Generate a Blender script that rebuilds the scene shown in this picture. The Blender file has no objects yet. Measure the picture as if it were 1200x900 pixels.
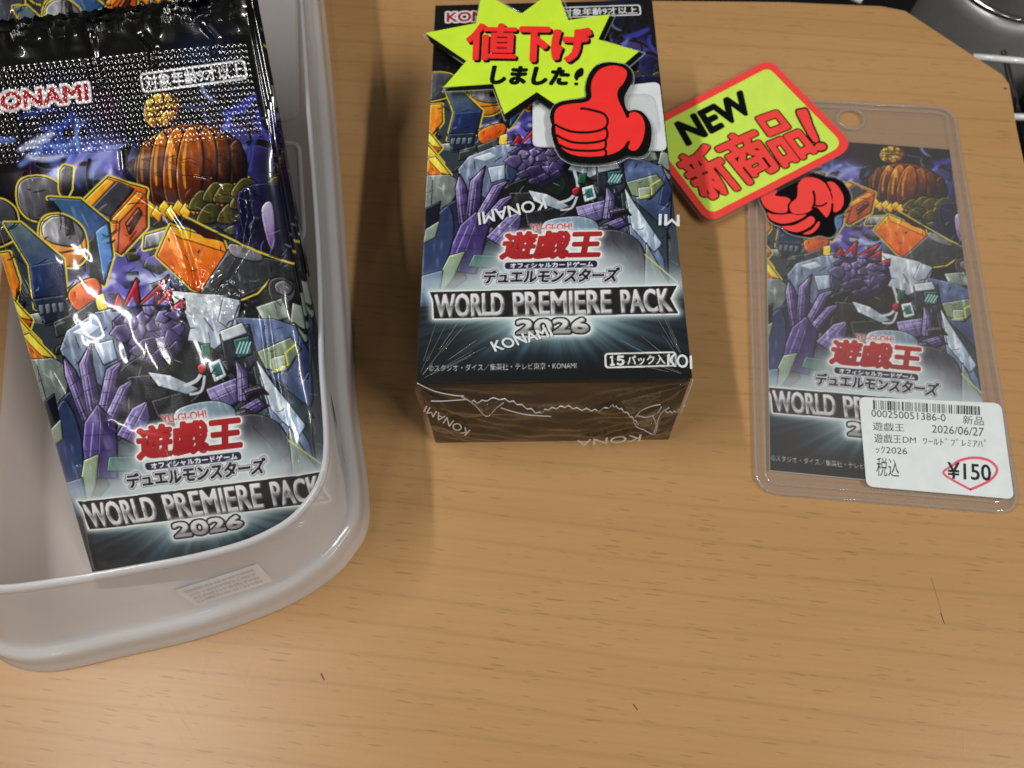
import bpy, bmesh, math, random
import numpy as np
from mathutils import Vector, Matrix
from mathutils.geometry import tessellate_polygon

# One Blender unit is 100 mm; all measurements below are in millimetres unless noted.
MM = 0.01
sc = bpy.context.scene
C = sc.collection
random.seed(4); rng = np.random.RandomState(7)

# ------------------------------------------------------------------ camera
F_PX, CAM_H, TILT, ROLL = 997.98, 236.85, 0.4488, 0.0673
_F = np.array([0, math.sin(TILT), -math.cos(TILT)])
_R = np.array([1.0, 0, 0])
_U = np.array([0, math.cos(TILT), math.sin(TILT)])
_c, _s = math.cos(ROLL), math.sin(ROLL)
CAM = np.array([0, 0, CAM_H])
cr = _c * _R - _s * _U
cu = _s * _R + _c * _U
cam_d = bpy.data.cameras.new('camera'); cam = bpy.data.objects.new('camera', cam_d); C.objects.link(cam)
cam_d.sensor_width = 36; cam_d.lens = F_PX / 1200 * 36
cam_d.clip_start = 0.02; cam_d.clip_end = 200
m = Matrix.Identity(4)
for i in range(3):
    m[i][0] = cr[i]; m[i][1] = cu[i]; m[i][2] = -_F[i]; m[i][3] = CAM[i] * MM
cam.matrix_world = m
cam_d.dof.use_dof = True; cam_d.dof.focus_distance = 1.98; cam_d.dof.aperture_fstop = 2.6
sc.camera = cam

# ------------------------------------------------------------------ world and lamps (shop ceiling tubes)
w = bpy.data.worlds.new('World'); sc.world = w; w.use_nodes = True
bg = w.node_tree.nodes['Background']; bg.inputs[0].default_value = (1.0, 0.95, 0.9, 1); bg.inputs[1].default_value = 0.05
def tube(name, x, y, z, wx, wy, power, col):
    d = bpy.data.lights.new(name, 'AREA'); d.shape = 'RECTANGLE'; d.size = wx; d.size_y = wy
    d.energy = power; d.color = col
    o = bpy.data.objects.new(name, d); C.objects.link(o); o.location = (x, y, z)
    t = Vector((0.2, 1.2, 0)) - Vector((x, y, z))
    # keep the tube's long axis along Y and turn it about that axis to face the table
    o.rotation_euler = (0, -math.atan2(t.x, -t.z), 0)
    return o
tube('ceiling_tube', 10.3, -6.3, 16, 0.5, 11, 2080, (1, 0.97, 0.92))
tube('ceiling_tube', -7.8, 0.5, 16, 0.5, 10, 1540, (1, 0.97, 0.93))
for tx, ty in ((-12.0, -22), (-3.5, -26), (6.0, -25)): tube('ceiling_tube', tx, ty, 16, 0.24, 8, 430, (1, 0.98, 0.95))   # the next rows of the shop's ceiling
sc.view_settings.view_transform = 'Standard'; sc.view_settings.look = 'None'
sc.view_settings.exposure = 0; sc.view_settings.gamma = 1; sc.view_settings.use_curve_mapping = False
sc.cycles.max_bounces = 14; sc.cycles.transparent_max_bounces = 24; sc.cycles.glossy_bounces = 6
sc.cycles.sample_clamp_indirect = 6; sc.cycles.use_denoising = True; sc.cycles.caustics_reflective = False

# ------------------------------------------------------------------ measuring helpers: sight lines of the survey photograph
def ray(p):
    X = p[0] - 600; Y = 450 - p[1]
    X, Y = _c * X + _s * Y, -_s * X + _c * Y
    return X / F_PX * _R + Y / F_PX * _U + _F
def P(p, z=0.0):
    d = ray(p); k = (z - CAM_H) / d[2]; return CAM + d * k
def Pplane(p, o, n):
    d = ray(p); k = np.dot(o - CAM, n) / np.dot(d, n); return CAM + d * k

BOX_C = np.array([14.54, 161.91]); BOX_YAW = -0.0567; BOX_W, BOX_L, BOX_H = 70.0, 135.96, 41.85
def BU(p):
    q = P(p, BOX_H)[:2] - BOX_C; c, s = math.cos(BOX_YAW), math.sin(BOX_YAW)
    return (q[0] * c + q[1] * s + BOX_W / 2, BOX_L / 2 - (-q[0] * s + q[1] * c))
PACK_C = np.array([-86.133, 107.507, 51.964])
PACK_R = np.array([[0.9989, -0.0373, 0.0289], [0.0469, 0.7199, -0.6924], [0.005, 0.693, 0.7209]])
def PU(p):
    X = Pplane(p, PACK_C, PACK_R[:, 2]); l = (X - PACK_C) @ PACK_R
    return (l[0] + 35, 68 - l[1])

# ------------------------------------------------------------------ materials
def srgb(*c):
    c = np.array(c, float) / 255.0
    return np.where(c <= 0.04045, c / 12.92, ((c + 0.055) / 1.055) ** 2.4)
def rgba(*c): return tuple(float(v) for v in srgb(*c)) + (1,)
def mat(name, col=None, rough=0.5, metal=0.0, spec=0.5, coat=0.0, coat_rough=0.05, attr=None, emit=None, bump=None):
    mt = bpy.data.materials.new(name); mt.use_nodes = True
    nt = mt.node_tree; b = nt.nodes['Principled BSDF']
    b.inputs['Roughness'].default_value = rough; b.inputs['Metallic'].default_value = metal
    b.inputs['Specular IOR Level'].default_value = spec
    b.inputs['Coat Weight'].default_value = coat; b.inputs['Coat Roughness'].default_value = coat_rough
    if attr:
        a = nt.nodes.new('ShaderNodeAttribute'); a.attribute_name = attr
        nt.links.new(a.outputs['Color'], b.inputs['Base Color'])
    else:
        n = nt.nodes.new('ShaderNodeTexNoise'); n.inputs['Scale'].default_value = 18; n.inputs['Detail'].default_value = 4
        r = nt.nodes.new('ShaderNodeValToRGB')
        c = np.array(col[:3])
        r.color_ramp.elements[0].position = 0.3; r.color_ramp.elements[0].color = tuple(c * 0.95) + (1,)
        r.color_ramp.elements[1].position = 0.7; r.color_ramp.elements[1].color = tuple(np.minimum(c * 1.04, 1)) + (1,)
        tc = nt.nodes.new('ShaderNodeTexCoord'); nt.links.new(tc.outputs['Object'], n.inputs['Vector'])
        nt.links.new(n.outputs['Fac'], r.inputs['Fac']); nt.links.new(r.outputs['Color'], b.inputs['Base Color'])
    if bump:
        n2 = nt.nodes.new('ShaderNodeTexNoise'); n2.inputs['Scale'].default_value = bump[0]; n2.inputs['Detail'].default_value = 3
        tc2 = nt.nodes.new('ShaderNodeTexCoord'); nt.links.new(tc2.outputs['Object'], n2.inputs['Vector'])
        bp = nt.nodes.new('ShaderNodeBump'); bp.inputs['Strength'].default_value = bump[1]; bp.inputs['Distance'].default_value = 0.01
        nt.links.new(n2.outputs['Fac'], bp.inputs['Height']); nt.links.new(bp.outputs['Normal'], b.inputs['Normal'])
        if coat: nt.links.new(bp.outputs['Normal'], b.inputs['Coat Normal'])
    return mt

def film_mat(name, haze=0.0, haze_col=(0.8, 0.8, 0.8), ior=1.5, rough=0.03, bump=None, transl=0.0, glossmul=1.0, aniso=None):
    """thin clear plastic: see-through, a little milky, glossy by Fresnel"""
    mt = bpy.data.materials.new(name); mt.use_nodes = True; nt = mt.node_tree; nt.nodes.clear()
    N = nt.nodes.new; L = nt.links.new
    out = N('ShaderNodeOutputMaterial'); tr = N('ShaderNodeBsdfTransparent'); tr.inputs[0].default_value = (0.985, 0.985, 0.985, 1)
    df = N('ShaderNodeBsdfDiffuse'); df.inputs[0].default_value = tuple(haze_col) + (1,)
    tl = N('ShaderNodeBsdfTranslucent'); tl.inputs[0].default_value = tuple(haze_col) + (1,)
    mx0 = N('ShaderNodeMixShader'); mx0.inputs[0].default_value = transl; L(df.outputs[0], mx0.inputs[1]); L(tl.outputs[0], mx0.inputs[2])
    mx = N('ShaderNodeMixShader'); L(tr.outputs[0], mx.inputs[1]); L(mx0.outputs[0], mx.inputs[2])
    if haze > 0:
        n = N('ShaderNodeTexNoise'); n.inputs['Scale'].default_value = 3.0; n.inputs['Detail'].default_value = 5
        tc = N('ShaderNodeTexCoord'); L(tc.outputs['Object'], n.inputs['Vector'])
        mr = N('ShaderNodeMapRange'); mr.inputs['To Min'].default_value = haze * 0.85; mr.inputs['To Max'].default_value = min(1, haze * 1.15)
        L(n.outputs['Fac'], mr.inputs['Value']); L(mr.outputs[0], mx.inputs[0])
    else: mx.inputs[0].default_value = 0
    gl = N('ShaderNodeBsdfGlossy'); gl.inputs['Roughness'].default_value = rough
    fr = N('ShaderNodeFresnel'); fr.inputs['IOR'].default_value = ior
    mu = N('ShaderNodeMath'); mu.operation = 'MULTIPLY'; mu.inputs[1].default_value = glossmul; mu.use_clamp = True; L(fr.outputs[0], mu.inputs[0])
    geo = N('ShaderNodeNewGeometry'); inv = N('ShaderNodeMath'); inv.operation = 'SUBTRACT'; inv.inputs[0].default_value = 1; L(geo.outputs['Backfacing'], inv.inputs[1])
    mu2 = N('ShaderNodeMath'); mu2.operation = 'MULTIPLY'; L(mu.outputs[0], mu2.inputs[0]); L(inv.outputs[0], mu2.inputs[1])
    fin = N('ShaderNodeMixShader'); L(mu2.outputs[0], fin.inputs[0]); L(mx.outputs[0], fin.inputs[1]); L(gl.outputs[0], fin.inputs[2])
    if bump:
        n2 = N('ShaderNodeTexNoise'); n2.inputs['Scale'].default_value = bump[0]; n2.inputs['Detail'].default_value = 3
        tc2 = N('ShaderNodeTexCoord'); mp = N('ShaderNodeMapping')
        if len(bump) > 2:
            mp.inputs['Rotation'].default_value = (0, 0, bump[2]); mp.inputs['Scale'].default_value = bump[3]
        L(tc2.outputs['Object'], mp.inputs[0]); L(mp.outputs[0], n2.inputs['Vector'])
        bp = N('ShaderNodeBump'); bp.inputs['Strength'].default_value = bump[1]; bp.inputs['Distance'].default_value = 0.01
        L(n2.outputs['Fac'], bp.inputs['Height']); L(bp.outputs['Normal'], gl.inputs['Normal']); L(bp.outputs['Normal'], fr.inputs['Normal'])
    L(fin.outputs[0], out.inputs[0])
    return mt

def wood_mat():
    mt = bpy.data.materials.new('beech_laminate'); mt.use_nodes = True; nt = mt.node_tree
    N = nt.nodes.new; L = nt.links.new; b = nt.nodes['Principled BSDF']
    tc = N('ShaderNodeTexCoord')
    def mapped(scale, rot=-0.17):
        a = N('ShaderNodeMapping'); a.vector_type = 'POINT'; a.inputs['Rotation'].default_value = (0, 0, -rot)
        L(tc.outputs['Object'], a.inputs[0])
        s = N('ShaderNodeMapping'); s.inputs['Scale'].default_value = scale; L(a.outputs[0], s.inputs[0]); return s
    def ramp(src, e):
        r = N('ShaderNodeValToRGB'); L(src, r.inputs[0]); cr_ = r.color_ramp
        while len(cr_.elements) < len(e): cr_.elements.new(0.5)
        for el, (p_, c_) in zip(cr_.elements, e): el.position = p_; el.color = c_
        return r
    def g(v): return (v, v, v, 1)
    # broad soft bands
    n1 = N('ShaderNodeTexNoise'); n1.inputs['Scale'].default_value = 1.0; n1.inputs['Detail'].default_value = 5; n1.inputs['Distortion'].default_value = 0.4
    L(mapped((0.45, 3.2, 1)).outputs[0], n1.inputs['Vector'])
    base = ramp(n1.outputs['Fac'], [(0.3, WOOD_A), (0.7, WOOD_B)])
    # fine fibres
    n2 = N('ShaderNodeTexNoise'); n2.inputs['Scale'].default_value = 1.0; n2.inputs['Detail'].default_value = 6; n2.inputs['Roughness'].default_value = 0.65
    L(mapped((3.0, 90, 1)).outputs[0], n2.inputs['Vector'])
    fib = ramp(n2.outputs['Fac'], [(0.3, g(0.94)), (0.7, g(1.03))])
    m1 = N('ShaderNodeMixRGB'); m1.blend_type = 'MULTIPLY'; m1.inputs[0].default_value = 1; L(base.outputs[0], m1.inputs[1]); L(fib.outputs[0], m1.inputs[2])
    # wavy annual lines
    w_ = N('ShaderNodeTexWave'); w_.bands_direction = 'Y'; w_.inputs['Scale'].default_value = 2.2; w_.inputs['Distortion'].default_value = 7; w_.inputs['Detail'].default_value = 3; w_.inputs['Detail Scale'].default_value = 0.6
    L(mapped((0.22, 1.6, 1)).outputs[0], w_.inputs['Vector'])
    wl = ramp(w_.outputs['Color'], [(0.0, g(0.80)), (0.035, g(0.93)), (0.12, g(1.0))])
    m2 = N('ShaderNodeMixRGB'); m2.blend_type = 'MULTIPLY'; m2.inputs[0].default_value = 0.45; L(m1.outputs[0], m2.inputs[1]); L(wl.outputs[0], m2.inputs[2])
    # beech flecks: short dark dashes of two sizes
    prev = m2
    for k, (sx, sy, th, dk) in enumerate([(7, 84, 0.25, 0.76), (12, 120, 0.28, 0.82), (4.2, 66, 0.15, 0.82), (8, 96, 0.24, 0.79)]):
        v = N('ShaderNodeTexVoronoi'); v.inputs['Scale'].default_value = 1; v.inputs['Randomness'].default_value = 1
        wob = N('ShaderNodeMapping'); wob.inputs['Location'].default_value = (k * 3.7, k * 1.3, 0)
        L(mapped((sx, sy, 1), -0.17 - 0.03 * k).outputs[0], wob.inputs[0]); L(wob.outputs[0], v.inputs['Vector'])
        st = N('ShaderNodeSeparateColor'); L(v.outputs['Color'], st.inputs[0])
        # only some cells carry a fleck
        lim = N('ShaderNodeMath'); lim.operation = 'MULTIPLY'; lim.inputs[1].default_value = th
        gt = N('ShaderNodeMath'); gt.operation = 'SUBTRACT'; gt.inputs[1].default_value = 0.30; gt.use_clamp = True; L(st.outputs[0], gt.inputs[0]); L(gt.outputs[0], lim.inputs[0])
        df = N('ShaderNodeMath'); df.operation = 'SUBTRACT'; L(v.outputs['Distance'], df.inputs[0]); L(lim.outputs[0], df.inputs[1])
        fr = ramp(df.outputs[0], [(0.0, g(dk)), (0.055, g(1.0))])
        mm_ = N('ShaderNodeMixRGB'); mm_.blend_type = 'MULTIPLY'; mm_.inputs[0].default_value = 1; L(prev.outputs[0], mm_.inputs[1]); L(fr.outputs[0], mm_.inputs[2]); prev = mm_
    # sparse grime specks
    v = N('ShaderNodeTexVoronoi'); v.inputs['Scale'].default_value = 4.5; L(tc.outputs['Object'], v.inputs['Vector'])
    st = N('ShaderNodeSeparateColor'); L(v.outputs['Color'], st.inputs[0])
    gt = N('ShaderNodeMath'); gt.operation = 'SUBTRACT'; gt.inputs[1].default_value = 0.62; gt.use_clamp = True; L(st.outputs[1], gt.inputs[0])
    lim = N('ShaderNodeMath'); lim.operation = 'MULTIPLY'; lim.inputs[1].default_value = 0.085; L(gt.outputs[0], lim.inputs[0])
    df = N('ShaderNodeMath'); df.operation = 'SUBTRACT'; L(v.outputs['Distance'], df.inputs[0]); L(lim.outputs[0], df.inputs[1])
    fr = ramp(df.outputs[0], [(0.0, g(0.35)), (0.012, g(1.0))])
    mm_ = N('ShaderNodeMixRGB'); mm_.blend_type = 'MULTIPLY'; mm_.inputs[0].default_value = 1; L(prev.outputs[0], mm_.inputs[1]); L(fr.outputs[0], mm_.inputs[2]); prev = mm_
    L(prev.outputs[0], b.inputs['Base Color'])
    # satin laminate with fine scratches
    b.inputs['Roughness'].default_value = 0.33; b.inputs['Specular IOR Level'].default_value = 0.36
    sm = None
    for ang in (0.5, -0.9, 1.35, 2.2):
        n = N('ShaderNodeTexNoise'); n.inputs['Scale'].default_value = 1; n.inputs['Detail'].default_value = 2
        L(mapped((2.2, 150, 1), ang).outputs[0], n.inputs['Vector'])
        r = ramp(n.outputs['Fac'], [(0.69, g(0)), (0.73, g(1))])
        if sm is None: sm = r
        else:
            a = N('ShaderNodeMixRGB'); a.blend_type = 'LIGHTEN'; a.inputs[0].default_value = 1; L(sm.outputs[0], a.inputs[1]); L(r.outputs[0], a.inputs[2]); sm = a
    fine = N('ShaderNodeTexNoise'); fine.inputs['Scale'].default_value = 130; fine.inputs['Detail'].default_value = 2; L(tc.outputs['Object'], fine.inputs['Vector'])
    ad = N('ShaderNodeMixRGB'); ad.blend_type = 'ADD'; ad.inputs[0].default_value = 0.5; L(sm.outputs[0], ad.inputs[1]); L(fine.outputs['Color'], ad.inputs[2])
    bp = N('ShaderNodeBump'); bp.inputs['Strength'].default_value = 0.06; bp.inputs['Distance'].default_value = 0.006
    L(ad.outputs[0], bp.inputs['Height']); L(bp.outputs['Normal'], b.inputs['Normal'])
    return mt
WOOD_A = (0.455, 0.252, 0.100, 1); WOOD_B = (0.515, 0.298, 0.126, 1)

# ------------------------------------------------------------------ mesh helpers
def put(name, me, mt, parent=None):
    o = bpy.data.objects.new(name, me); C.objects.link(o)
    if mt is not None:
        for q in (mt if isinstance(mt, (list, tuple)) else [mt]): me.materials.append(q)
    if parent is not None: o.parent = parent
    return o
def tag(o, label, cat=None, group=None, kind=None):
    if label: o['label'] = label
    if cat: o['category'] = cat
    if group: o['group'] = group
    if kind: o['kind'] = kind
    return o
def empty(name, loc, label, cat, group=None):
    o = bpy.data.objects.new(name, None); C.objects.link(o); o.empty_display_size = 0.05
    o.location = tuple(np.array(loc) * MM); return tag(o, label, cat, group)
def pydata(name, v, f, smooth=False):
    me = bpy.data.meshes.new(name); me.from_pydata([tuple(map(float, p)) for p in v], [], f); me.update()
    if smooth: me.polygons.foreach_set('use_smooth', [True] * len(me.polygons))
    return me
def off(v, parent_loc):   # world millimetres to the parent's local units
    return (np.asarray(v, float) - np.asarray(parent_loc, float)) * MM

def grid_mesh(name, pos, col=None, flip=False):
    """pos: (nv, nu, 3) in Blender units, rows top to bottom; col: (nv, nu, 3) linear"""
    nv, nu = pos.shape[:2]
    me = bpy.data.meshes.new(name)
    me.vertices.add(nv * nu); me.vertices.foreach_set('co', pos.reshape(-1).astype(np.float32))
    i = np.arange(nv * nu).reshape(nv, nu)
    q = np.stack([i[1:, :-1], i[1:, 1:], i[:-1, 1:], i[:-1, :-1]], -1).reshape(-1, 4)
    if flip: q = q[:, ::-1]
    nf = len(q)
    me.loops.add(nf * 4); me.loops.foreach_set('vertex_index', q.reshape(-1).astype(np.int32))
    me.polygons.add(nf); me.polygons.foreach_set('loop_start', np.arange(0, nf * 4, 4, dtype=np.int32))
    me.polygons.foreach_set('use_smooth', np.ones(nf, bool))
    if col is not None:
        a = me.attributes.new('print', 'FLOAT_COLOR', 'POINT')
        c4 = np.ones((nv * nu, 4), np.float32); c4[:, :3] = col.reshape(-1, 3)
        a.data.foreach_set('color', c4.reshape(-1))
    me.update(calc_edges=True); me.validate()
    return me

def smooth_loop(pts, n=8, closed=True):
    p = np.array(pts, float); N_ = len(p); out = []
    for i in range(N_ if closed else N_ - 1):
        if closed: a, b, c, d = p[i - 1], p[i], p[(i + 1) % N_], p[(i + 2) % N_]
        else: a, b, c, d = p[max(i - 1, 0)], p[i], p[i + 1], p[min(i + 2, N_ - 1)]
        for k in range(n):
            t = k / n
            out.append(0.5 * (2 * b + (c - a) * t + (2 * a - 5 * b + 4 * c - d) * t * t + (3 * b - a - 3 * c + d) * t ** 3))
    if not closed: out.append(p[-1])
    return np.array(out)
def ribbon(pts, wd, taper=False):
    p = np.array(pts, float); t = np.gradient(p, axis=0); n = np.stack([-t[:, 1], t[:, 0]], 1); n /= np.linalg.norm(n, axis=1)[:, None] + 1e-9
    wv = np.full(len(p), wd / 2.0)
    if taper: wv = wv * np.sin(np.linspace(0.25, math.pi - 0.25, len(p))) ** 0.5
    return np.concatenate([p + n * wv[:, None], (p - n * wv[:, None])[::-1]])
def round_poly(pts, r, n=6):
    p = np.array(pts, float); out = []; N_ = len(p)
    rr = r if hasattr(r, '__len__') else [r] * N_
    for i in range(N_):
        a, b, c = p[i - 1], p[i], p[(i + 1) % N_]
        u = (a - b) / np.linalg.norm(a - b); v = (c - b) / np.linalg.norm(c - b)
        half = math.acos(max(-1, min(1, float(u @ v)))) / 2; d = min(rr[i] / math.tan(half), 0.49 * min(np.linalg.norm(a - b), np.linalg.norm(c - b)))
        s, e = b + u * d, b + v * d
        for k in range(n + 1):
            t = k / n; out.append((1 - t) ** 2 * s + 2 * t * (1 - t) * b + t * t * e)
    return np.array(out)
def poly_area(p): return 0.5 * np.sum(p[:, 0] * np.roll(p[:, 1], -1) - np.roll(p[:, 0], -1) * p[:, 1])
def grow(p, d):
    """offset a polygon outwards by d with mitred corners"""
    p = np.array(p, float)
    if poly_area(p) < 0: p = p[::-1]
    e = np.roll(p, -1, 0) - p; e /= np.linalg.norm(e, axis=1)[:, None] + 1e-9
    n = np.stack([e[:, 1], -e[:, 0]], 1); n0 = np.roll(n, 1, 0)
    mt_ = n + n0; k = np.clip(np.sum(mt_ * n, 1), 0.45, None)
    return p + mt_ / k[:, None] * d
def slab(name, loops2d, z0, z1, mt, parent=None, ploc=(0, 0, 0), bevel=0.0):
    """extruded flat piece from outline (first loop outer, others holes); coordinates in world mm"""
    loops = [np.array(l, float) for l in loops2d]
    for i, l in enumerate(loops):
        if (poly_area(l) > 0) != (i == 0): loops[i] = l[::-1]
    tris = tessellate_polygon([[Vector((x, y, 0)) for x, y in l] for l in loops])
    flat = np.concatenate(loops); n = len(flat)
    v = [(x, y, z1) for x, y in flat] + [(x, y, z0) for x, y in flat]
    f = []
    for a, b, c in tris:
        A, B, D = flat[a], flat[b], flat[c]
        if (B[0] - A[0]) * (D[1] - A[1]) - (B[1] - A[1]) * (D[0] - A[0]) < 0: b, c = c, b
        f.append((a, b, c)); f.append((c + n, b + n, a + n))
    s = 0
    for l in loops:
        k = len(l)
        for i in range(k): a, b = s + i, s + (i + 1) % k; f.append((a, a + n, b + n, b))
        s += k
    me = pydata(name, off(v, ploc), f)
    if bevel:
        bm = bmesh.new(); bm.from_mesh(me)
        ed = [e for e in bm.edges if len(e.link_faces) == 2 and abs(e.verts[0].co.z - e.verts[1].co.z) < 1e-7 and e.verts[0].co.z > (z0 + (z1 - z0) * .5 - ploc[2]) * MM and e.calc_face_angle(0) > 0.8]
        bmesh.ops.bevel(bm, geom=ed, offset=bevel * MM, segments=2, affect='EDGES'); bm.to_mesh(me); bm.free()
    return put(name, me, mt, parent)

_txt = {}
def text_tris(body, bold=0.0, shear=0.0, space=1.0):
    """triangles of a line of lettering, normalised to its ink box of the regular weight: x 0..1, y 0..1 (up)"""
    def raw(b):
        cu_ = bpy.data.curves.new('lettering', 'FONT'); cu_.body = body; cu_.offset = b; cu_.shear = shear; cu_.space_character = space
        cu_.resolution_u = 3
        ob = bpy.data.objects.new('lettering', cu_); C.objects.link(ob)
        dg = bpy.context.evaluated_depsgraph_get(); dg.update()
        me = ob.evaluated_get(dg).to_mesh(); me.calc_loop_triangles()
        v = np.empty(len(me.vertices) * 3, np.float32); me.vertices.foreach_get('co', v); v = v.reshape(-1, 3)[:, :2]
        t = np.empty(len(me.loop_triangles) * 3, np.int32); me.loop_triangles.foreach_get('vertices', t)
        T = v[t].reshape(-1, 3, 2).astype(float)
        bpy.data.objects.remove(ob); bpy.data.curves.remove(cu_)
        return T
    key = (body, bold, shear, space)
    if key not in _txt:
        T0 = raw(0.0); T = raw(bold) if bold else T0
        lo = T0.reshape(-1, 2).min(0); hi = T0.reshape(-1, 2).max(0)
        T = (T - lo) / (hi - lo)
        ar = (T[:, 1, 0] - T[:, 0, 0]) * (T[:, 2, 1] - T[:, 0, 1]) - (T[:, 1, 1] - T[:, 0, 1]) * (T[:, 2, 0] - T[:, 0, 0])
        T[ar < 0] = T[ar < 0][:, ::-1]
        _txt[key] = T
    return _txt[key]
def in_quad(T, quad):
    """unit square (y up) to a quad TL, TR, BR, BL"""
    q = [np.array(p, float) for p in quad]; x = T[..., 0:1]; y = T[..., 1:2]
    return (q[0] * (1 - x) + q[1] * x) * y + (q[3] * (1 - x) + q[2] * x) * (1 - y)
def letters(name, items, z, mt, parent, ploc, lift=None):
    """printed lettering as flat ink: items of (body, quad of sight-line points, bold, shear)"""
    v = []; f = []
    for it in items:
        body, quad = it[0], it[1]; bold = it[2] if len(it) > 2 else 0; sh = it[3] if len(it) > 3 else 0
        q3 = [(lift(p) if lift else P(p, z)) for p in quad]
        T = in_quad(text_tris(body, 0, sh), q3)
        if bold:      # thicken the strokes by bold mm with round corners
            ex = q3[1] - q3[0]; ex = ex / np.linalg.norm(ex); nz_ = np.cross(ex, q3[0] - q3[3]); nz_ /= np.linalg.norm(nz_); ey_ = np.cross(nz_, ex)
            T = np.concatenate([T] + [T + bold * r_ * (math.cos(a) * ex + math.sin(a) * ey_) + nz_ * .0025 * (j + 1 + 12 * (r_ < 1)) for r_ in ((1,) if bold < .3 else (1, .5)) for j, a in enumerate(np.arange(12) * math.pi / 6)])
        k = len(v); v += list(T.reshape(-1, 3)); f += [(k + 3 * i, k + 3 * i + 1, k + 3 * i + 2) for i in range(len(T))]
    return put(name, pydata(name, off(v, ploc), f), mt, parent)
def ink(name, loops_px, z, mt, parent, ploc):
    """flat printed shapes, each its own outline"""
    v = []; f = []
    for l in loops_px:
        l3 = [P(p, z) for p in l]; k = len(v)
        tr = tessellate_polygon([[Vector((a[0], a[1], 0)) for a in l3]])
        for a, b, c in tr:
            A, B, D = l3[a], l3[b], l3[c]
            if (B[0] - A[0]) * (D[1] - A[1]) - (B[1] - A[1]) * (D[0] - A[0]) < 0: b, c = c, b
            f.append((a + k, b + k, c + k))
        v += l3
    return put(name, pydata(name, off(v, ploc), f), mt, parent)
def tubes(name, lines, r, mt, parent=None, ploc=(0, 0, 0), n=8, closed=False):
    """round bars along poly-lines (world mm)"""
    V = []; F_ = []
    for ln in lines:
        p = np.array(ln, float); t = np.gradient(p, axis=0) if not closed else np.roll(p, -1, 0) - np.roll(p, 1, 0)
        t /= np.linalg.norm(t, axis=1)[:, None]; k0 = len(V)
        for a, d in zip(p, t):
            ref = np.array([0, 0, 1.0]) if abs(d[2]) < 0.9 else np.array([1.0, 0, 0])
            u = np.cross(d, ref); u /= np.linalg.norm(u); w_ = np.cross(d, u)
            for j in range(n): V.append(a + r * (math.cos(2 * math.pi * j / n) * u + math.sin(2 * math.pi * j / n) * w_))
        m_ = len(p)
        for i in range(m_ if closed else m_ - 1):
            for j in range(n):
                a = k0 + i * n + j; b = k0 + i * n + (j + 1) % n; i2 = (i + 1) % m_
                F_.append((a, b, k0 + i2 * n + (j + 1) % n, k0 + i2 * n + j))
        if not closed:
            F_.append(tuple(k0 + j for j in range(n))[::-1]); F_.append(tuple(k0 + (m_ - 1) * n + j for j in range(n)))
    return put(name, pydata(name, off(V, ploc), F_, True), mt, parent)

# ------------------------------------------------------------------ print engine: draws the packet artwork into arrays (vertex colours of dense sheets)
V0, V1, UW = -6.0, 136.0, 70.0
SS = 13.0                                   # samples per mm while drawing
GW, GH = int(UW * SS), int((V1 - V0) * SS)
class Sheet:
    def __init__(s): s.a = np.zeros((GH, GW, 3), np.float32)
    def copy(s): c = Sheet.__new__(Sheet); c.a = s.a.copy(); return c
def cover(loops):
    """coverage mask (nonzero winding) of loops given in (u, v) mm -> (y0, x0, mask)"""
    L = [np.stack([l[:, 0] * SS, (l[:, 1] - V0) * SS], 1) for l in (np.asarray(q, float) for q in loops)]
    al = np.concatenate(L); x0 = max(int(al[:, 0].min()) - 1, 0); x1 = min(int(al[:, 0].max()) + 2, GW); y0 = max(int(al[:, 1].min()) - 1, 0); y1 = min(int(al[:, 1].max()) + 2, GH)
    if x1 <= x0 or y1 <= y0: return None
    T = np.zeros((y1 - y0, x1 - x0 + 1), np.int32)
    for l in L:
        n = np.roll(l, -1, 0)
        for (ax, ay), (bx, by) in zip(l, n):
            if ay == by: continue
            sg = 1 if by > ay else -1
            if by < ay: ax, ay, bx, by = bx, by, ax, ay
            r0 = max(int(math.ceil(ay - 0.5)), y0); r1 = min(int(math.ceil(by - 0.5)), y1)
            if r1 <= r0: continue
            rows = np.arange(r0, r1); xs = ax + (rows + 0.5 - ay) * (bx - ax) / (by - ay)
            xi = np.clip(np.ceil(xs - 0.5).astype(int) - x0, 0, x1 - x0)
            T[rows - y0, xi] += sg
    return y0, x0, (np.cumsum(T, 1) != 0)[:, :-1]
def full(cv):
    mk = np.zeros((GH, GW), bool)
    if cv is not None: y, x, k = cv; mk[y:y + k.shape[0], x:x + k.shape[1]] = k
    return mk
def dil(mk, mm):
    r = int(round(mm * SS))
    ys, xs = np.where(mk.any(1))[0], np.where(mk.any(0))[0]
    if len(ys) == 0: return mk
    a, b = max(ys[0] - r - 1, 0), min(ys[-1] + r + 2, GH); c, d = max(xs[0] - r - 1, 0), min(xs[-1] + r + 2, GW)
    k = mk[a:b, c:d].copy()
    for i in range(r):
        o = k.copy(); o[1:] |= k[:-1]; o[:-1] |= k[1:]; o[:, 1:] |= k[:, :-1]; o[:, :-1] |= k[:, 1:]
        if i % 2: o[1:, 1:] |= k[:-1, :-1]; o[:-1, :-1] |= k[1:, 1:]; o[1:, :-1] |= k[:-1, 1:]; o[:-1, 1:] |= k[1:, :-1]
        k = o
    out = mk.copy(); out[a:b, c:d] = k; return out
def blur(x, mm, it=3):
    r = max(1, int(mm * SS / 2)); x = x.astype(np.float32)
    for _ in range(it):
        for ax in (0, 1):
            p = [(0, 0), (0, 0)]; p[ax] = (r + 1, r); c = np.cumsum(np.pad(x, p, mode='edge'), ax)
            x = (c[2 * r + 1:] - c[:-2 * r - 1] if ax == 0 else c[:, 2 * r + 1:] - c[:, :-2 * r - 1]) / (2 * r + 1)
    return x
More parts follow.
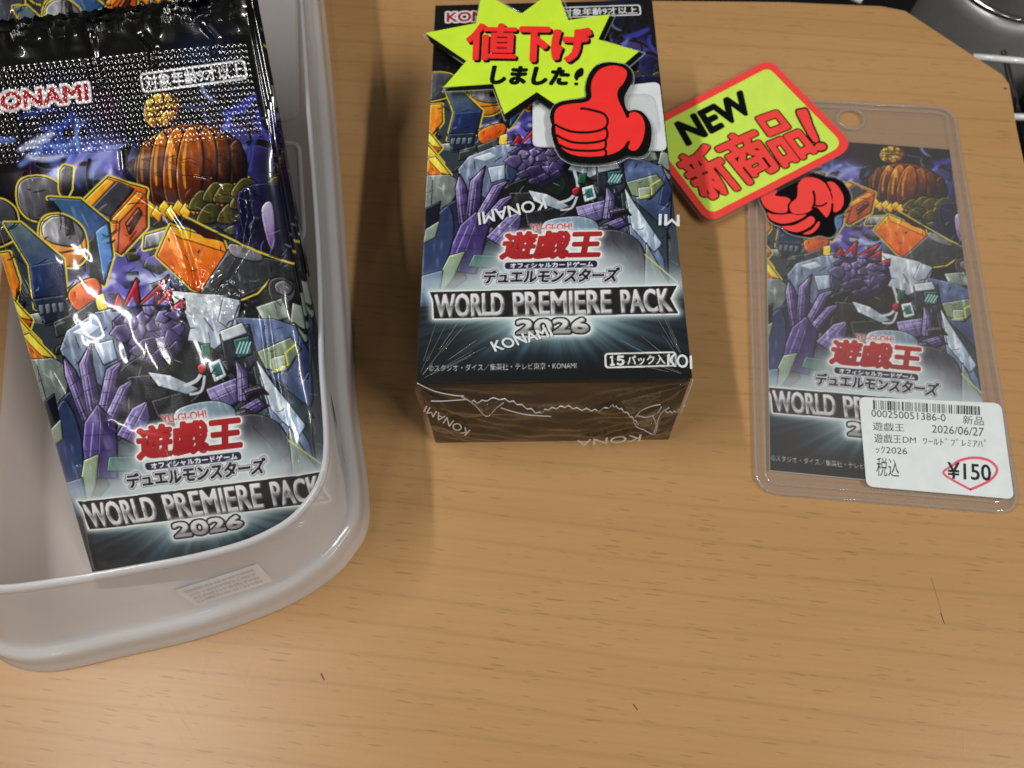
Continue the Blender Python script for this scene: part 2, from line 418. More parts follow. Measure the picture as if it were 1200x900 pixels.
_uu, _vv = np.meshgrid((np.arange(GW) + 0.5) / SS, (np.arange(GH) + 0.5) / SS + V0)
def vnoise(sx, sy, seed, oct_=3):
    out = np.zeros((GH, GW), np.float32); amp = 1; tot = 0
    for o in range(oct_):
        nx, ny = int(UW / sx * 2 ** o) + 3, int((V1 - V0) / sy * 2 ** o) + 3
        g_ = np.random.RandomState(seed + o).rand(ny, nx).astype(np.float32)
        fx = _uu[0] / sx * 2 ** o; fy = (_vv[:, 0] - V0) / sy * 2 ** o
        ix = fx.astype(int); iy = fy.astype(int); tx = fx - ix; ty = fy - iy; tx = tx * tx * (3 - 2 * tx); ty = (ty * ty * (3 - 2 * ty))[:, None]
        a = g_[iy][:, ix] * (1 - tx) + g_[iy][:, ix + 1] * tx; b = g_[iy + 1][:, ix] * (1 - tx) + g_[iy + 1][:, ix + 1] * tx
        out += amp * (a * (1 - ty) + b * ty); tot += amp; amp *= 0.5
    return out / tot
def paint(sh, mk, c, alpha=1.0):
    """mk bool or float mask; c colour 0-255 or (c0, c1, p0, p1) gradient in (u, v)"""
    ys, xs = np.where(mk.any(1))[0], np.where(mk.any(0))[0]
    if len(ys) == 0: return
    sl = (slice(ys[0], ys[-1] + 1), slice(xs[0], xs[-1] + 1))
    k = mk[sl].astype(np.float32) * alpha
    if len(c) == 4:
        c0, c1, p0, p1 = [np.array(t, np.float32) for t in c]; d = p1 - p0
        t = np.clip(((_uu[sl] - p0[0]) * d[0] + (_vv[sl] - p0[1]) * d[1]) / (d @ d), 0, 1)[..., None]
        col = c0 + (c1 - c0) * t
    else: col = np.array(c, np.float32)
    sh.a[sl] += (col - sh.a[sl]) * k[..., None]
def tmask(body, quad_uv, bold=0.0, shear=0.0, space=1.0):
    T = in_quad(text_tris(body, 0.0, shear, space), quad_uv)
    mk = full(cover(list(T)))
    return dil(mk, bold) if bold else mk

def draw_art():
    """the printed front. The picture panel is a generic arrangement of machine blocks, crystals and cloth folds."""
    sh = Sheet()
    n1 = vnoise(9, 9, 1, 4); n2 = vnoise(22, 14, 5, 3); n3 = vnoise(2.2, 2.2, 9, 3); nst = vnoise(1.0, 5, 21, 3)
    sh.a[:] = (9, 10, 13)
    paint(sh, (blur((_vv > 33).astype(np.float32), 8)), (74, 86, 96), 0.9)
    # nebula
    def blob(px, py, r, c, a=1.0, st=1.0):
        u, v = PU((px, py)); d = np.exp(-(((_uu - u) / r) ** 2 + ((_vv - v) / (r * st)) ** 2))
        paint(sh, np.clip(d * (0.35 + 1.3 * n1) * a, 0, 1), c)
    for b_ in [(85, 165, 9, (92, 120, 235), 1.0, .8), (60, 120, 9, (60, 95, 190), .7), (120, 185, 8, (150, 150, 250), .9, .6), (235, 60, 9, (70, 105, 200), .8), (262, 130, 6, (120, 110, 220), .9, 1.6),
               (300, 150, 5, (110, 90, 230), .7, 1.5), (285, 210, 6, (80, 70, 190), .6), (310, 260, 6, (70, 60, 170), .7), (120, 120, 6, (150, 60, 130), .6), (255, 100, 8, (60, 140, 140), .5),
               (30, 200, 7, (90, 40, 90), .5), (155, 320, 8, (120, 112, 225), 1.0, .7), (180, 330, 5, (190, 205, 250), .9, .5), (130, 345, 6, (150, 90, 210), .5)]: blob(*b_)
    for i in range(70):   # dark curling tendrils with coloured rims
        r_ = np.random.RandomState(100 + i); px, py = r_.uniform(60, 330), r_.uniform(60, 240); an = r_.uniform(0, 6.3); L_ = r_.uniform(30, 75); cv = r_.uniform(-.25, .25)
        pts = [(px, py)]
        for k in range(7): an += cv * (1 + k * .25); pts.append((pts[-1][0] + L_ / 7 * math.cos(an), pts[-1][1] + L_ / 7 * math.sin(an)))
        pl = ribbon(smooth_loop([PU(q) for q in pts], 4, False), r_.uniform(0.6, 2.0), True)
        mk = full(cover([pl])); rim = dil(mk, 0.16) & ~mk
        paint(sh, rim, [(150, 45, 95), (60, 140, 130), (110, 80, 190)][i % 3], .75); paint(sh, mk, [(20, 34, 34), (26, 24, 30), (34, 38, 28)][i % 3], .9)
    def S(pts, c0, c1=None, g=None, sm=False, ol=0.16, olc=(12, 12, 16), tex=0.22, rim=None, px=True):
        q = np.array([PU(p) for p in pts]) if px else np.array(pts, float)
        if sm: q = smooth_loop(q, 6)
        mk = full(cover([q]))
        if rim: paint(sh, dil(mk, 0.62), rim)
        if ol: paint(sh, dil(mk, ol), olc)
        if c1 is None: c1 = tuple(0.72 * k for k in c0)
        lo, hi = q.min(0), q.max(0)
        p0, p1 = (lo, hi) if g is None else ((lo[0] + g[0] * (hi - lo)[0], lo[1] + g[1] * (hi - lo)[1]), (lo[0] + g[2] * (hi - lo)[0], lo[1] + g[3] * (hi - lo)[1]))
        paint(sh, mk, (c0, c1, p0, p1))
        if tex:
            ys, xs = np.where(mk.any(1))[0], np.where(mk.any(0))[0]
            if len(ys):
                sl = (slice(ys[0], ys[-1] + 1), slice(xs[0], xs[-1] + 1))
                kk = mk[sl].astype(np.float32)
                if min(kk.shape) > 6:
                    kp = blur(np.pad(kk, 8), .55, 2)[8:-8, 8:-8]; k2 = np.pad(blur(np.pad(kk, 8), .3, 2), 0); d_ = 3
                    em = k2[8 - d_:-8 - d_, 8 - d_:-8 - d_] - k2[8 + d_:k2.shape[0] - 8 + d_, 8 + d_:k2.shape[1] - 8 + d_]
                    wdh = np.clip(min(kk.shape) / 40, .35, 1)
                    sh.a[sl] *= (1 - kk * (1 - np.clip(.30 + 1.0 * kp, 0, 1.12)) * .75)[..., None]
                    sh.a[sl] += (kk * np.where(em < 0, -em * 70 * wdh, -em * 45 * wdh))[..., None]
                    sh.a[sl] += (kk * np.clip(nst[sl] - .62, 0, 1) * 190 * (sh.a[sl].mean(-1) / 140))[..., None]
                f_ = 1 + tex * 2 * (0.55 * n3[sl] + 0.45 * nst[sl] - 0.5) * mk[sl]
                sh.a[sl] *= f_[..., None]
        return mk
    def line(pts, wd, c, a=1.0, sm=True, taper=False):
        q = np.array([PU(p) for p in pts]); q = smooth_loop(q, 6, False) if sm else q
        paint(sh, full(cover([ribbon(q, wd, taper)])), c, a)
    YEL = (214, 198, 84)
    sh.a *= (1 - .5 * np.clip((24 - _vv) / 8, 0, 1))[..., None]
    # small machine scraps and rags filling the background
    fr_ = np.random.RandomState(40)
    for i in range(170):
        a, b = fr_.uniform(-40, 400), fr_.uniform(235, 600); z = fr_.uniform(6, 20); t0 = fr_.uniform(0, 6.28); n_ = fr_.randint(4, 7)
        pts = [(a + z * fr_.uniform(.5, 1.5) * math.cos(t0 + k), b + z * fr_.uniform(.4, 1.1) * math.sin(t0 + k)) for k in np.linspace(0, 6.28, n_ + 1)[:-1]]
        c_ = np.array([(104, 112, 112), (64, 72, 84), (40, 46, 54), (120, 128, 108), (50, 64, 96), (84, 78, 62), (150, 160, 158)][fr_.randint(0, 7)]) * fr_.uniform(.7, 1.1)
        S(pts, tuple(c_), tuple(c_ * .4), (fr_.rand(), 0, fr_.rand(), 1), False, .2, tex=.3)
    def ribbons(cx_, cy_, n_, seed, cols):
        r__ = np.random.RandomState(seed)
        for i in range(n_):
            px, py = cx_ + r__.uniform(-50, 50), cy_ + r__.uniform(-30, 30); an = r__.uniform(-1, 1) + 2.2; cv = r__.uniform(-.35, .35); pts = [(px, py)]
            for k in range(6): an += cv; pts.append((pts[-1][0] + 8 * math.cos(an), pts[-1][1] + 8 * math.sin(an)))
            q = ribbon(smooth_loop([PU(p) for p in pts], 4, False), r__.uniform(.6, 2.4), True); mk = full(cover([q])); paint(sh, np.clip(blur(mk, .5), 0, 1), cols[i % len(cols)], .8)
    ribbons(290, 140, 12, 5, [(110, 130, 240), (70, 80, 210), (170, 190, 250)]); ribbons(60, 150, 12, 6, [(110, 150, 240), (60, 90, 200)]); ribbons(110, 180, 12, 7, [(150, 170, 250), (110, 110, 230), (210, 220, 255)]); ribbons(165, 320, 22, 8, [(150, 160, 245), (110, 90, 220), (205, 215, 250), (80, 70, 180)]); ribbons(330, 250, 12, 9, [(70, 60, 180), (50, 50, 130), (24, 24, 50)])
    # golden lantern crystal: faceted orb with glowing seams
    cx, cy, rx, ry = 222, 196, 66, 50
    orb = [(cx + rx * math.cos(t), cy + ry * math.sin(t)) for t in np.linspace(0, 6.283, 22)[:-1]]
    S(orb, (122, 62, 18), (44, 20, 10), (0.3, 0.1, 0.7, 1), True, .4)
    fr_ = np.random.RandomState(3)
    def gems(cx_, cy_, rx_, ry_, n_, cols, key, olc, zr, fall=.8):
        # facets over a rounded lump, each toned by the way it faces
        for i in range(n_):
            t = i * 2.39996; r = math.sqrt((i + .5) / n_) * .93; a, b = cx_ + rx_ * r * math.cos(t), cy_ + ry_ * r * math.sin(t); z = fr_.uniform(*zr) * (1.1 - .4 * r)
            pts = [(a + z * fr_.uniform(.6, 1.25) * math.cos(k), b + z * .85 * fr_.uniform(.6, 1.25) * math.sin(k)) for k in np.linspace(0, 6.28, fr_.randint(5, 8))[:-1]]
            f = np.clip(.5 - .5 * (r * math.cos(t) * key[0] + r * math.sin(t) * key[1]) + fr_.uniform(-.22, .22), 0, 1)
            hi = np.array(cols[0]) * f + np.array(cols[1]) * (1 - f); S(pts, tuple(hi), tuple(hi * .5), (fr_.rand() * .4, 0, .6 + fr_.rand() * .4, 1), False, .24, olc, tex=.4)
            if f > .62: line([(pts[0][0] * .5 + a * .5, pts[0][1] * .5 + b * .5), (pts[-1][0] * .6 + a * .4, pts[-1][1] * .6 + b * .4)], .28, tuple(np.minimum(hi * 1.35 + 20, 255)), .8, False)
    for k in (-3, 3, -2, 2, -1, 1, 0):   # ribbed golden lantern body
        xx = cx + k * 17.5; hh = ry * math.sqrt(1 - (k / 4.1) ** 2); wdt = 15.5 - abs(k) * 1.6; f = .95 - .16 * abs(k + .8)
        S([(xx + wdt * math.cos(t), cy + 3 + hh * math.sin(t)) for t in np.linspace(0, 6.283, 15)[:-1]], (206 * f, 122 * f, 36 * f), (70 * f, 30 * f, 12 * f), (.2, .05, .7, .95), True, .3, (26, 12, 6), tex=.55)
        line([(xx - wdt * .35, cy - hh * .7), (xx - wdt * .5, cy - 4), (xx - wdt * .3, cy + hh * .5)], .7, (250, 196, 84), .75 * f, True, True)
        for j in range(3): u_ = fr_.uniform(-.6, .6); line([(xx - wdt * .6, cy + hh * u_), (xx, cy + hh * u_ + fr_.uniform(-4, 4)), (xx + wdt * .6, cy + hh * u_ + 3)], .2, (36, 16, 8), .7, True, True)
    for i in range(15):   # glowing splinters under the orb
        a = 176 + i * 8.2; b = 246 - 2.2 * i + 10 * math.sin(i * .21) + (i % 2) * 5
        S([(a - 7, b), (a, b - 11), (a + 7, b - 3), (a + 3, b + 10)], (248, 214, 70), (190, 118, 22), (.5, 0, .5, 1), False, .18, (70, 36, 8))
    S([(168, 118), (190, 108), (207, 118), (206, 140), (186, 150), (168, 142)], (150, 100, 24), (80, 46, 14), None, True, .3); gems(187, 129, 20, 20, 15, [(252, 224, 96), (170, 104, 26)], (.4, .6), (60, 34, 10), (7, 11))
    for i in range(10):
        a, b = 235 + 9 * i + 5 * math.sin(i * 3), 232 + 16 * math.sin(i * 1.9); S([(a - 14, b + 12), (a - 2, b - 8), (a + 15, b - 2), (a + 8, b + 14)], (112, 102, 48), (40, 44, 30), None, True, .2)
    # violet cloth behind
    S([(280, 225), (345, 230), (372, 345), (300, 300)], (34, 30, 84), (14, 14, 34), None, True, .2); S([(306, 246), (318, 240), (322, 290), (314, 285)], (190, 186, 225), (90, 60, 110), None, True, 0)
    # machine blocks with yellow keylines
    S([(22, 214), (45, 208), (68, 218), (76, 240), (60, 256), (36, 256), (22, 240)], (116, 116, 120), (60, 60, 66), (.2, 0, .8, 1), True, .2, rim=YEL)
    S([(-30, 240), (0, 235), (18, 250), (14, 280), (-30, 290)], (104, 106, 112), (60, 62, 68), None, True, .2, rim=YEL)
    S([(68, 200), (72, 195), (82, 197), (82, 222), (76, 234), (70, 224)], (64, 62, 70), (36, 34, 40), None, False, .2, rim=YEL)
    S([(96, 238), (126, 208), (172, 222), (172, 266), (142, 298), (130, 290), (128, 262)], (212, 120, 44), (176, 84, 40), (.4, 0, .6, 1), False, .25, rim=YEL)
    S([(96, 238), (124, 210), (134, 213), (106, 244), (104, 252)], (244, 186, 62), (214, 130, 44), None); S([(106, 244), (136, 213), (158, 221), (130, 254)], (82, 82, 88), (62, 62, 68)); S([(104, 252), (108, 245), (130, 255), (127, 274)], (112, 112, 118), (90, 90, 98)); S([(130, 258), (162, 224), (170, 228), (140, 260)], (240, 170, 60), (222, 140, 50)); S([(128, 262), (140, 262), (138, 296), (130, 290)], (222, 128, 50), (190, 96, 40))
    S([(148, 262), (162, 244), (166, 250), (152, 274)], (150, 72, 36), (120, 56, 30), None, False, .3); line([(150, 266), (163, 249)], .5, (50, 24, 16)); 
    S([(170, 276), (198, 268), (200, 284), (168, 292)], (180, 184, 188), (70, 74, 80), (.5, 0, .5, 1), False, .25, rim=YEL)
    S([(56, 232), (94, 234), (128, 262), (132, 300), (122, 334), (108, 322), (98, 284)], (64, 110, 150), (30, 64, 140), (.1, 0, .8, .8), False, .25, rim=YEL)
    S([(112, 272), (126, 260), (132, 300), (122, 332)], (84, 150, 210), (40, 96, 176), None); S([(100, 286), (112, 274), (121, 332), (104, 322)], (44, 46, 52), (30, 32, 38)); S([(54, 236), (62, 236), (100, 286), (100, 318), (60, 268)], (20, 20, 22), (14, 14, 16))
    S([(48, 262), (62, 252), (82, 256), (98, 272), (100, 300), (84, 312), (62, 306), (48, 290)], (228, 168, 54), (170, 110, 40), (.5, .3, .5, 1), True, .25, rim=YEL)
    S([(50, 264), (64, 254), (84, 258), (98, 274), (90, 288), (66, 286), (52, 278)], (150, 150, 154), (92, 92, 98), (.3, 0, .7, 1), True, .25); S([(76, 256), (84, 258), (88, 274), (78, 276)], (54, 54, 58)); line([(50, 284), (68, 296), (98, 290)], .5, (60, 40, 20))
    S([(4, 262), (24, 262), (74, 304), (78, 348), (40, 362), (34, 310)], (110, 130, 130), (28, 56, 120), (0, 0, .7, .8), False, .25, rim=YEL)
    S([(34, 312), (74, 305), (78, 346), (38, 350)], (36, 66, 124), (20, 40, 84)); S([(36, 352), (76, 346), (80, 372), (52, 380)], (44, 64, 92), (28, 40, 60)); 
    for i in range(4): S([(44 + 8 * i, 358 - i), (50 + 8 * i, 357 - i), (51 + 8 * i, 368 - i), (46 + 8 * i, 370 - i)], (118, 132, 146), (80, 92, 108), None, False, .12)
    S([(-12, 300), (10, 296), (22, 330), (16, 352), (-8, 352)], (236, 168, 60), (190, 110, 36), None, False, .25, rim=YEL)
    S([(80, 346), (92, 332), (110, 326), (118, 336), (112, 354), (92, 364)], (226, 124, 48), (166, 74, 30), (.2, 0, .8, 1), True, .3)
    S([(112, 348), (122, 343), (126, 362), (116, 372)], (226, 206, 90), (170, 150, 60)); S([(84, 370), (110, 352), (120, 376), (88, 392)], (84, 90, 88), (56, 62, 62)); S([(62, 378), (84, 368), (92, 388), (66, 396)], (70, 76, 76), (44, 50, 52))
    for (a, b) in [(-4, 366), (6, 392), (22, 410)]:
        S([(a, b - 14), (a + 10, b - 18), (a + 40, b + 10), (a + 36, b + 20), (a + 20, b + 20), (a, b + 2)], (222, 148, 62), (160, 84, 36), (.2, 0, .8, 1), False, .25, rim=YEL); S([(a, b - 14), (a + 10, b - 18), (a + 40, b + 10), (a + 26, b + 8)], (226, 210, 90), (196, 170, 66), None)
    S([(20, 425), (60, 420), (82, 432), (76, 470), (48, 520), (26, 480)], (134, 144, 140), (90, 100, 98), None, False, .25); line([(40, 430), (60, 500)], .25, (50, 56, 56)); line([(30, 440), (50, 515)], .25, (50, 56, 56))
    S([(184, 300), (200, 264), (262, 284), (266, 296), (236, 342), (226, 338)], (226, 140, 46), (198, 92, 34), (.6, 0, .4, 1), False, .25, rim=YEL); S([(200, 264), (262, 284), (266, 296), (206, 276)], (246, 176, 60), (224, 144, 50), None); S([(206, 254), (222, 258), (262, 282), (240, 278)], (28, 22, 22), (90, 30, 26), None)
    S([(236, 342), (268, 292), (350, 312), (346, 330), (300, 352), (262, 356)], (84, 88, 92), (44, 46, 50), (.2, 0, .8, 1), False, .25); S([(270, 286), (300, 294), (308, 304), (296, 306), (272, 298)], (136, 138, 142), (96, 98, 104), None, True)
    S([(262, 356), (318, 330), (350, 334), (372, 362), (330, 372), (292, 372)], (24, 24, 28), (40, 42, 46), None)
    line([(214, 252), (262, 276), (300, 294), (346, 312)], .5, YEL, 1, False); line([(282, 352), (302, 344), (316, 328)], .45, YEL, 1, False)
    S([(316, 330), (330, 326), (344, 336), (342, 352), (326, 356), (316, 346)], (58, 54, 56), (100, 100, 104), None, True, .35); S([(322, 334), (332, 330), (342, 338), (338, 346), (326, 344)], (120, 120, 124), (80, 80, 86), None, True, .2)
    for pts in [[(300, 360), (330, 350), (340, 372), (312, 380)], [(342, 356), (362, 366), (362, 392), (340, 378)], [(280, 372), (312, 382), (300, 398), (276, 390)], [(318, 384), (344, 380), (366, 404), (330, 404)]]: S(pts, (148, 158, 148), (104, 116, 110), None, False, .3)
    # cloth folds, pale blue-grey
    S([(78, 388), (112, 366), (172, 352), (178, 380), (150, 440), (118, 470), (84, 440), (70, 410)], (132, 150, 176), (66, 84, 120), (.2, 0, .7, 1), False, .25); S([(84, 390), (106, 378), (118, 384), (104, 394)], (206, 218, 226), (160, 178, 196), None, False, 0); S([(132, 376), (166, 372), (148, 430), (136, 420)], (62, 78, 112), (44, 58, 90), None, False, .2); S([(110, 404), (132, 398), (138, 420), (122, 428)], (176, 190, 206), (120, 140, 170), None, False, .2)
    S([(192, 340), (262, 346), (282, 356), (276, 388), (240, 420), (206, 392)], (206, 214, 220), (128, 142, 164), (.2, 0, .8, 1), False, .25); S([(262, 348), (282, 352), (270, 386), (256, 376)], (172, 182, 190), (140, 150, 164), None)
    S([(276, 372), (320, 374), (346, 384), (362, 420), (366, 470), (356, 500), (330, 470), (300, 410)], (92, 112, 158), (48, 66, 108), (.2, 0, .8, 1), False, .25); S([(350, 392), (364, 420), (360, 446), (348, 442)], (58, 74, 124), (40, 54, 96), None)
    S([(302, 412), (340, 396), (352, 410), (336, 436), (312, 432)], (138, 152, 128), (84, 100, 84), None, False, .25); S([(318, 420), (334, 416), (336, 434), (322, 438)], (170, 180, 166), (120, 134, 118)); line([(346, 404), (334, 414), (337, 428), (318, 436)], .45, (216, 212, 90), 1, False)
    S([(296, 426), (330, 452), (362, 480), (372, 560), (340, 540), (306, 470)], (54, 70, 74), (36, 50, 60), None, False, .25); S([(304, 440), (320, 452), (362, 520), (368, 548), (346, 546), (320, 500)], (120, 140, 170), (72, 92, 128), (0, 0, 1, 1), False, .25); S([(300, 420), (316, 444), (358, 500), (350, 512), (318, 480)], (190, 204, 212), (130, 148, 172), None, False, .2)
    S([(258, 392), (292, 380), (302, 420), (288, 440), (264, 420)], (64, 70, 84), (40, 44, 56), None, False, .25); S([(258, 388), (284, 378), (290, 390), (262, 400)], (200, 208, 212), (160, 168, 178)); S([(274, 398), (292, 394), (296, 414), (280, 420)], (40, 110, 112), (30, 76, 84), None, False, .3)
    for i in range(4): line([(277 + 4 * i, 414), (282 + 4 * i, 400)], .35, (170, 220, 215))
    # dark core with seams
    S([(118, 470), (136, 440), (160, 420), (214, 400), (252, 410), (266, 440), (280, 470), (236, 500), (190, 498), (150, 500)], (40, 42, 46), (24, 24, 28), None, True, .25); S([(150, 442), (186, 438), (176, 478), (150, 486)], (66, 66, 72), (34, 34, 38)); S([(178, 470), (240, 452), (250, 474), (186, 490)], (58, 58, 64), (28, 28, 32)); S([(186, 424), (206, 400), (222, 424), (214, 440)], (22, 30, 26), (46, 56, 48), None, True, .2)
    S([(174, 436), (200, 440), (234, 456), (220, 462), (186, 452)], (190, 200, 210), (140, 154, 172), None, False, .2); line([(216, 452), (232, 444), (238, 424), (228, 398)], .9, (200, 206, 210)); line([(222, 462), (236, 458), (240, 440)], .7, (196, 202, 206)); S([(236, 404), (246, 402), (248, 418), (238, 420)], (38, 120, 90), (28, 80, 64))
    S([(232, 430), (238, 426), (242, 432), (236, 438)], (190, 44, 60), (120, 20, 34), None, True, .2); S([(244, 426), (258, 420), (266, 440), (252, 448)], (206, 220, 220), (170, 190, 192), None, False, .25); S([(248, 428), (257, 424), (262, 438), (253, 442)], (60, 130, 130), (40, 96, 100), None, False, 0)
    # fine panel lines and glints over the machine and cloth areas
    fr_ = np.random.RandomState(77)
    for i in range(420):
        a, b = fr_.uniform(-30, 395), fr_.uniform(220, 560); t0 = fr_.choice([.5, -.6, 1.3, 2.0]) + fr_.normal(0, .25); z = fr_.uniform(4, 20); cvx = fr_.uniform(-4, 4)
        pts = [(a, b), (a + z * .5 * math.cos(t0) + cvx * .4, b + z * .5 * math.sin(t0) + cvx * .3), (a + z * math.cos(t0), b + z * math.sin(t0))]
        lt = i % 3 == 0; line(pts, fr_.uniform(.12, .42), (206, 212, 216) if lt else (16, 18, 22), fr_.uniform(.25, .6) if lt else fr_.uniform(.35, .8), True, True)
    # violet crystals
    def crystal(b0, b1, tip, wd, hi=(150, 128, 206), lo=(46, 34, 92)):
        a = np.array(b0, float); b = np.array(b1, float); t = np.array(tip, float); d = (b - a) / np.linalg.norm(b - a); n = np.array([-d[1], d[0]])
        S([a - n * wd, b - n * wd * .85, t, b + n * wd * .85, a + n * wd], hi, lo, (0, .2, 1, .8), False, .28, tex=.35)
        S([a - n * wd * .1, b - n * wd * .05, t, b + n * wd * .85, a + n * wd], tuple(.62 * k for k in hi), lo, None, False, .12, tex=.35)
        line([a - n * wd * .5, (a + b) / 2 - n * wd * .5, b - n * wd * .4], .35, (210, 200, 240), .6, False)
        for k in range(3): u_ = a + (b - a) * (k + .6) / 3.4; line([u_ - n * wd * .8, u_ + n * wd * .7 + d * 3], .16, (24, 16, 54), .8, False)
    S([(70, 470), (112, 448), (132, 500), (104, 560), (70, 560), (58, 510)], (46, 58, 92), (26, 34, 62), None, True, .25)
    crystal((104, 492), (82, 438), (74, 418), 8); crystal((112, 486), (100, 426), (106, 402), 9); crystal((122, 486), (132, 434), (144, 422), 8.5); crystal((130, 492), (146, 456), (156, 444), 8)
    crystal((116, 560), (118, 496), (114, 474), 22, (116, 96, 176), (34, 24, 76)); crystal((150, 516), (166, 484), (172, 470), 14, (150, 136, 200), (70, 58, 120))
    fr_ = np.random.RandomState(11)
    S([(134, 376), (150, 360), (190, 354), (214, 362), (222, 384), (216, 410), (190, 430), (170, 418), (154, 396)], (62, 48, 112), (30, 22, 66), None, False, .3)
    gems(180, 390, 42, 34, 20, [(166, 152, 214), (50, 38, 98)], (.6, .7), (22, 14, 46), (11, 19))
    for (a, b, c, d) in [(140, 362, 138, 344), (152, 358, 160, 326), (170, 356, 198, 322), (190, 356, 200, 336), (204, 362, 216, 350)]:
        S([(a - 8, b + 2), (c, d), (a + 13, b + 1)], (196, 44, 54), (92, 20, 40), (.5, 0, .5, 1), False, .28, tex=.35); S([(a - 4, b + 2), ((a + c) / 2, (b + d) / 2 + 4), (a + 10, b + 1)], (70, 96, 196), (120, 40, 80), (.5, 1, .5, 0), False, 0, tex=.3)
    crystal((248, 470), (288, 452), (306, 462), 15, (158, 146, 206), (74, 64, 128)); crystal((286, 470), (284, 436), (276, 420), 7, (150, 138, 204), (80, 70, 134)); crystal((288, 462), (306, 456), (314, 462), 6, (60, 56, 76), (20, 18, 30)); crystal((284, 486), (306, 472), (314, 476), 8, (120, 104, 176), (54, 44, 100)); crystal((262, 492), (288, 484), (302, 486), 6, (52, 56, 66), (20, 22, 28))
    S([(206, 482), (250, 470), (276, 482), (262, 506), (216, 512)], (150, 172, 190), (96, 120, 140), None, True, .2)
    S([(268, 500), (300, 486), (334, 506), (344, 560), (350, 600), (300, 600), (284, 560)], (66, 66, 78), (26, 26, 34), (.2, 0, .8, 1), True, .25); line([(296, 500), (336, 540)], .3, (40, 40, 48)); line([(300, 556), (342, 530)], .3, (36, 36, 44))
    S([(338, 500), (376, 560), (380, 590), (346, 580)], (120, 136, 130), (70, 84, 84), None, False, .2); line([(338, 516), (382, 550)], .4, (200, 196, 96), 1, False)
    S([(60, 500), (76, 470), (96, 520), (92, 600), (66, 600), (58, 560)], (56, 74, 116), (30, 42, 76), None, True, .25); S([(40, 480), (62, 462), (70, 500), (54, 520)], (30, 36, 54), (20, 24, 40)); S([(56, 506), (70, 492), (72, 516), (60, 526)], (150, 164, 150), (108, 122, 110)); S([(98, 540), (116, 532), (112, 568), (104, 590), (92, 580)], (150, 168, 138), (98, 118, 98), None, False, .25); S([(72, 570), (96, 560), (104, 606), (82, 610)], (96, 118, 158), (60, 80, 116), None, False, .2)
    S([(128, 536), (166, 534), (166, 552), (126, 552)], (42, 82, 76), (30, 60, 58), None, False, .2)
    # white mist behind the title and the burst of light below it
    u0, v0 = 35.5, 103
    d = np.exp(-(((_uu - 37) / 23) ** 2 + ((_vv - 101.5) / 7.6) ** 2) ** 2.2) * (0.6 + .7 * n2); paint(sh, np.clip(d * .9, 0, .92), (204, 220, 226))
    band = np.exp(-((_vv - 106.5) / 3.6) ** 2) * np.clip(1.15 - np.abs(_uu - 36) / 62, 0, 1); paint(sh, np.clip(band, 0, .93), (205, 221, 226))
    paint(sh, np.clip((_vv - 111.5) / 3.5, 0, 1).astype(np.float32), (14, 19, 25), .97)
    an = np.arctan2((_vv - 112) * 1.5, _uu - u0); ra = np.hypot(_uu - u0, (_vv - 112) * 1.7)
    spoke = np.interp(an, np.linspace(-math.pi, math.pi, 331), np.convolve(np.random.RandomState(2).rand(333), [.25, .5, .25], 'valid'))
    bur = np.exp(-(ra / 21) ** 2) * (_vv > 108) * (0.55 + .9 * spoke); paint(sh, np.clip(bur, 0, 1), (120, 168, 178), .95)
    bur2 = np.exp(-(ra / 40) ** 2) * (_vv > 108) * np.clip(spoke * 1.5 - .5, 0, 1); paint(sh, np.clip(bur2, 0, 1), (70, 108, 128), .8)
    core = np.exp(-(((_uu - u0) / 15) ** 2 + ((_vv - 118) / 5.5) ** 2)); paint(sh, np.clip(core * 1.15, 0, 1), (212, 234, 238))
    paint(sh, np.clip((_vv - 127) / 7, 0, 1).astype(np.float32), (9, 11, 14), .92)
    # lettering shared by packet, box and card
    def Q(*p): return [np.array(BU(q)) for q in p]
    t = tmask('YU-GI-OH!', Q((622, 263.5), (670, 261.5), (670, 268.8), (622, 270.5)), .05); paint(sh, np.clip(blur(dil(t, .3), .5), 0, 1), (240, 240, 240), .8); paint(sh, t, (196, 70, 66), .95)
    t = tmask('遊戯王', Q((588, 273), (704, 270.5), (705, 301), (587, 303)), .34, .18)
    g_ = dil(t, .55); paint(sh, np.clip(blur(g_, 1.6) * 1.4, 0, 1), (246, 250, 250)); paint(sh, g_, (250, 246, 244)); paint(sh, dil(t, .12), (120, 18, 22)); paint(sh, t, ((206, 58, 54), (168, 28, 34), (30, 88), (32, 98)))
    uq = Q((591.5, 307.5), (700, 305), (700, 313.5), (591.5, 315.5)); pill = round_poly(uq, 1.0); mk = full(cover([pill])); paint(sh, np.clip(blur(dil(mk, .3), .5), 0, 1), (240, 244, 246)); paint(sh, mk, (28, 30, 62))
    paint(sh, tmask('オフィシャルカードゲーム', Q((598, 308.6), (695, 306.4), (695, 312.4), (598, 314.4)), .07), (240, 242, 244))
    t = tmask('デュエルモンスターズ', Q((566.5, 317.5), (726.5, 313.5), (723, 329.8), (568, 331.8)), .12, .1)
    paint(sh, np.clip(blur(dil(t, .8), .8), 0, 1), (232, 238, 240)); paint(sh, dil(t, .5), (70, 72, 84)); paint(sh, dil(t, .32), (214, 218, 224)); paint(sh, t, ((70, 70, 110), (22, 22, 30), (0, 99), (0, 104)))
    ban = np.array(Q((503.5, 342.3), (793.5, 334.6), (785.5, 350), (795, 367.3), (508.5, 373.5), (507.5, 352)))
    mk = full(cover([ban])); paint(sh, np.clip(blur(dil(mk, .9), 1.4), 0, 1), (226, 238, 240)); paint(sh, dil(mk, .38), (244, 248, 248)); paint(sh, mk, (20, 20, 23)); sh.a[mk] += (vnoise(.8, .8, 60, 3)[mk] * 34 - 10)[:, None]
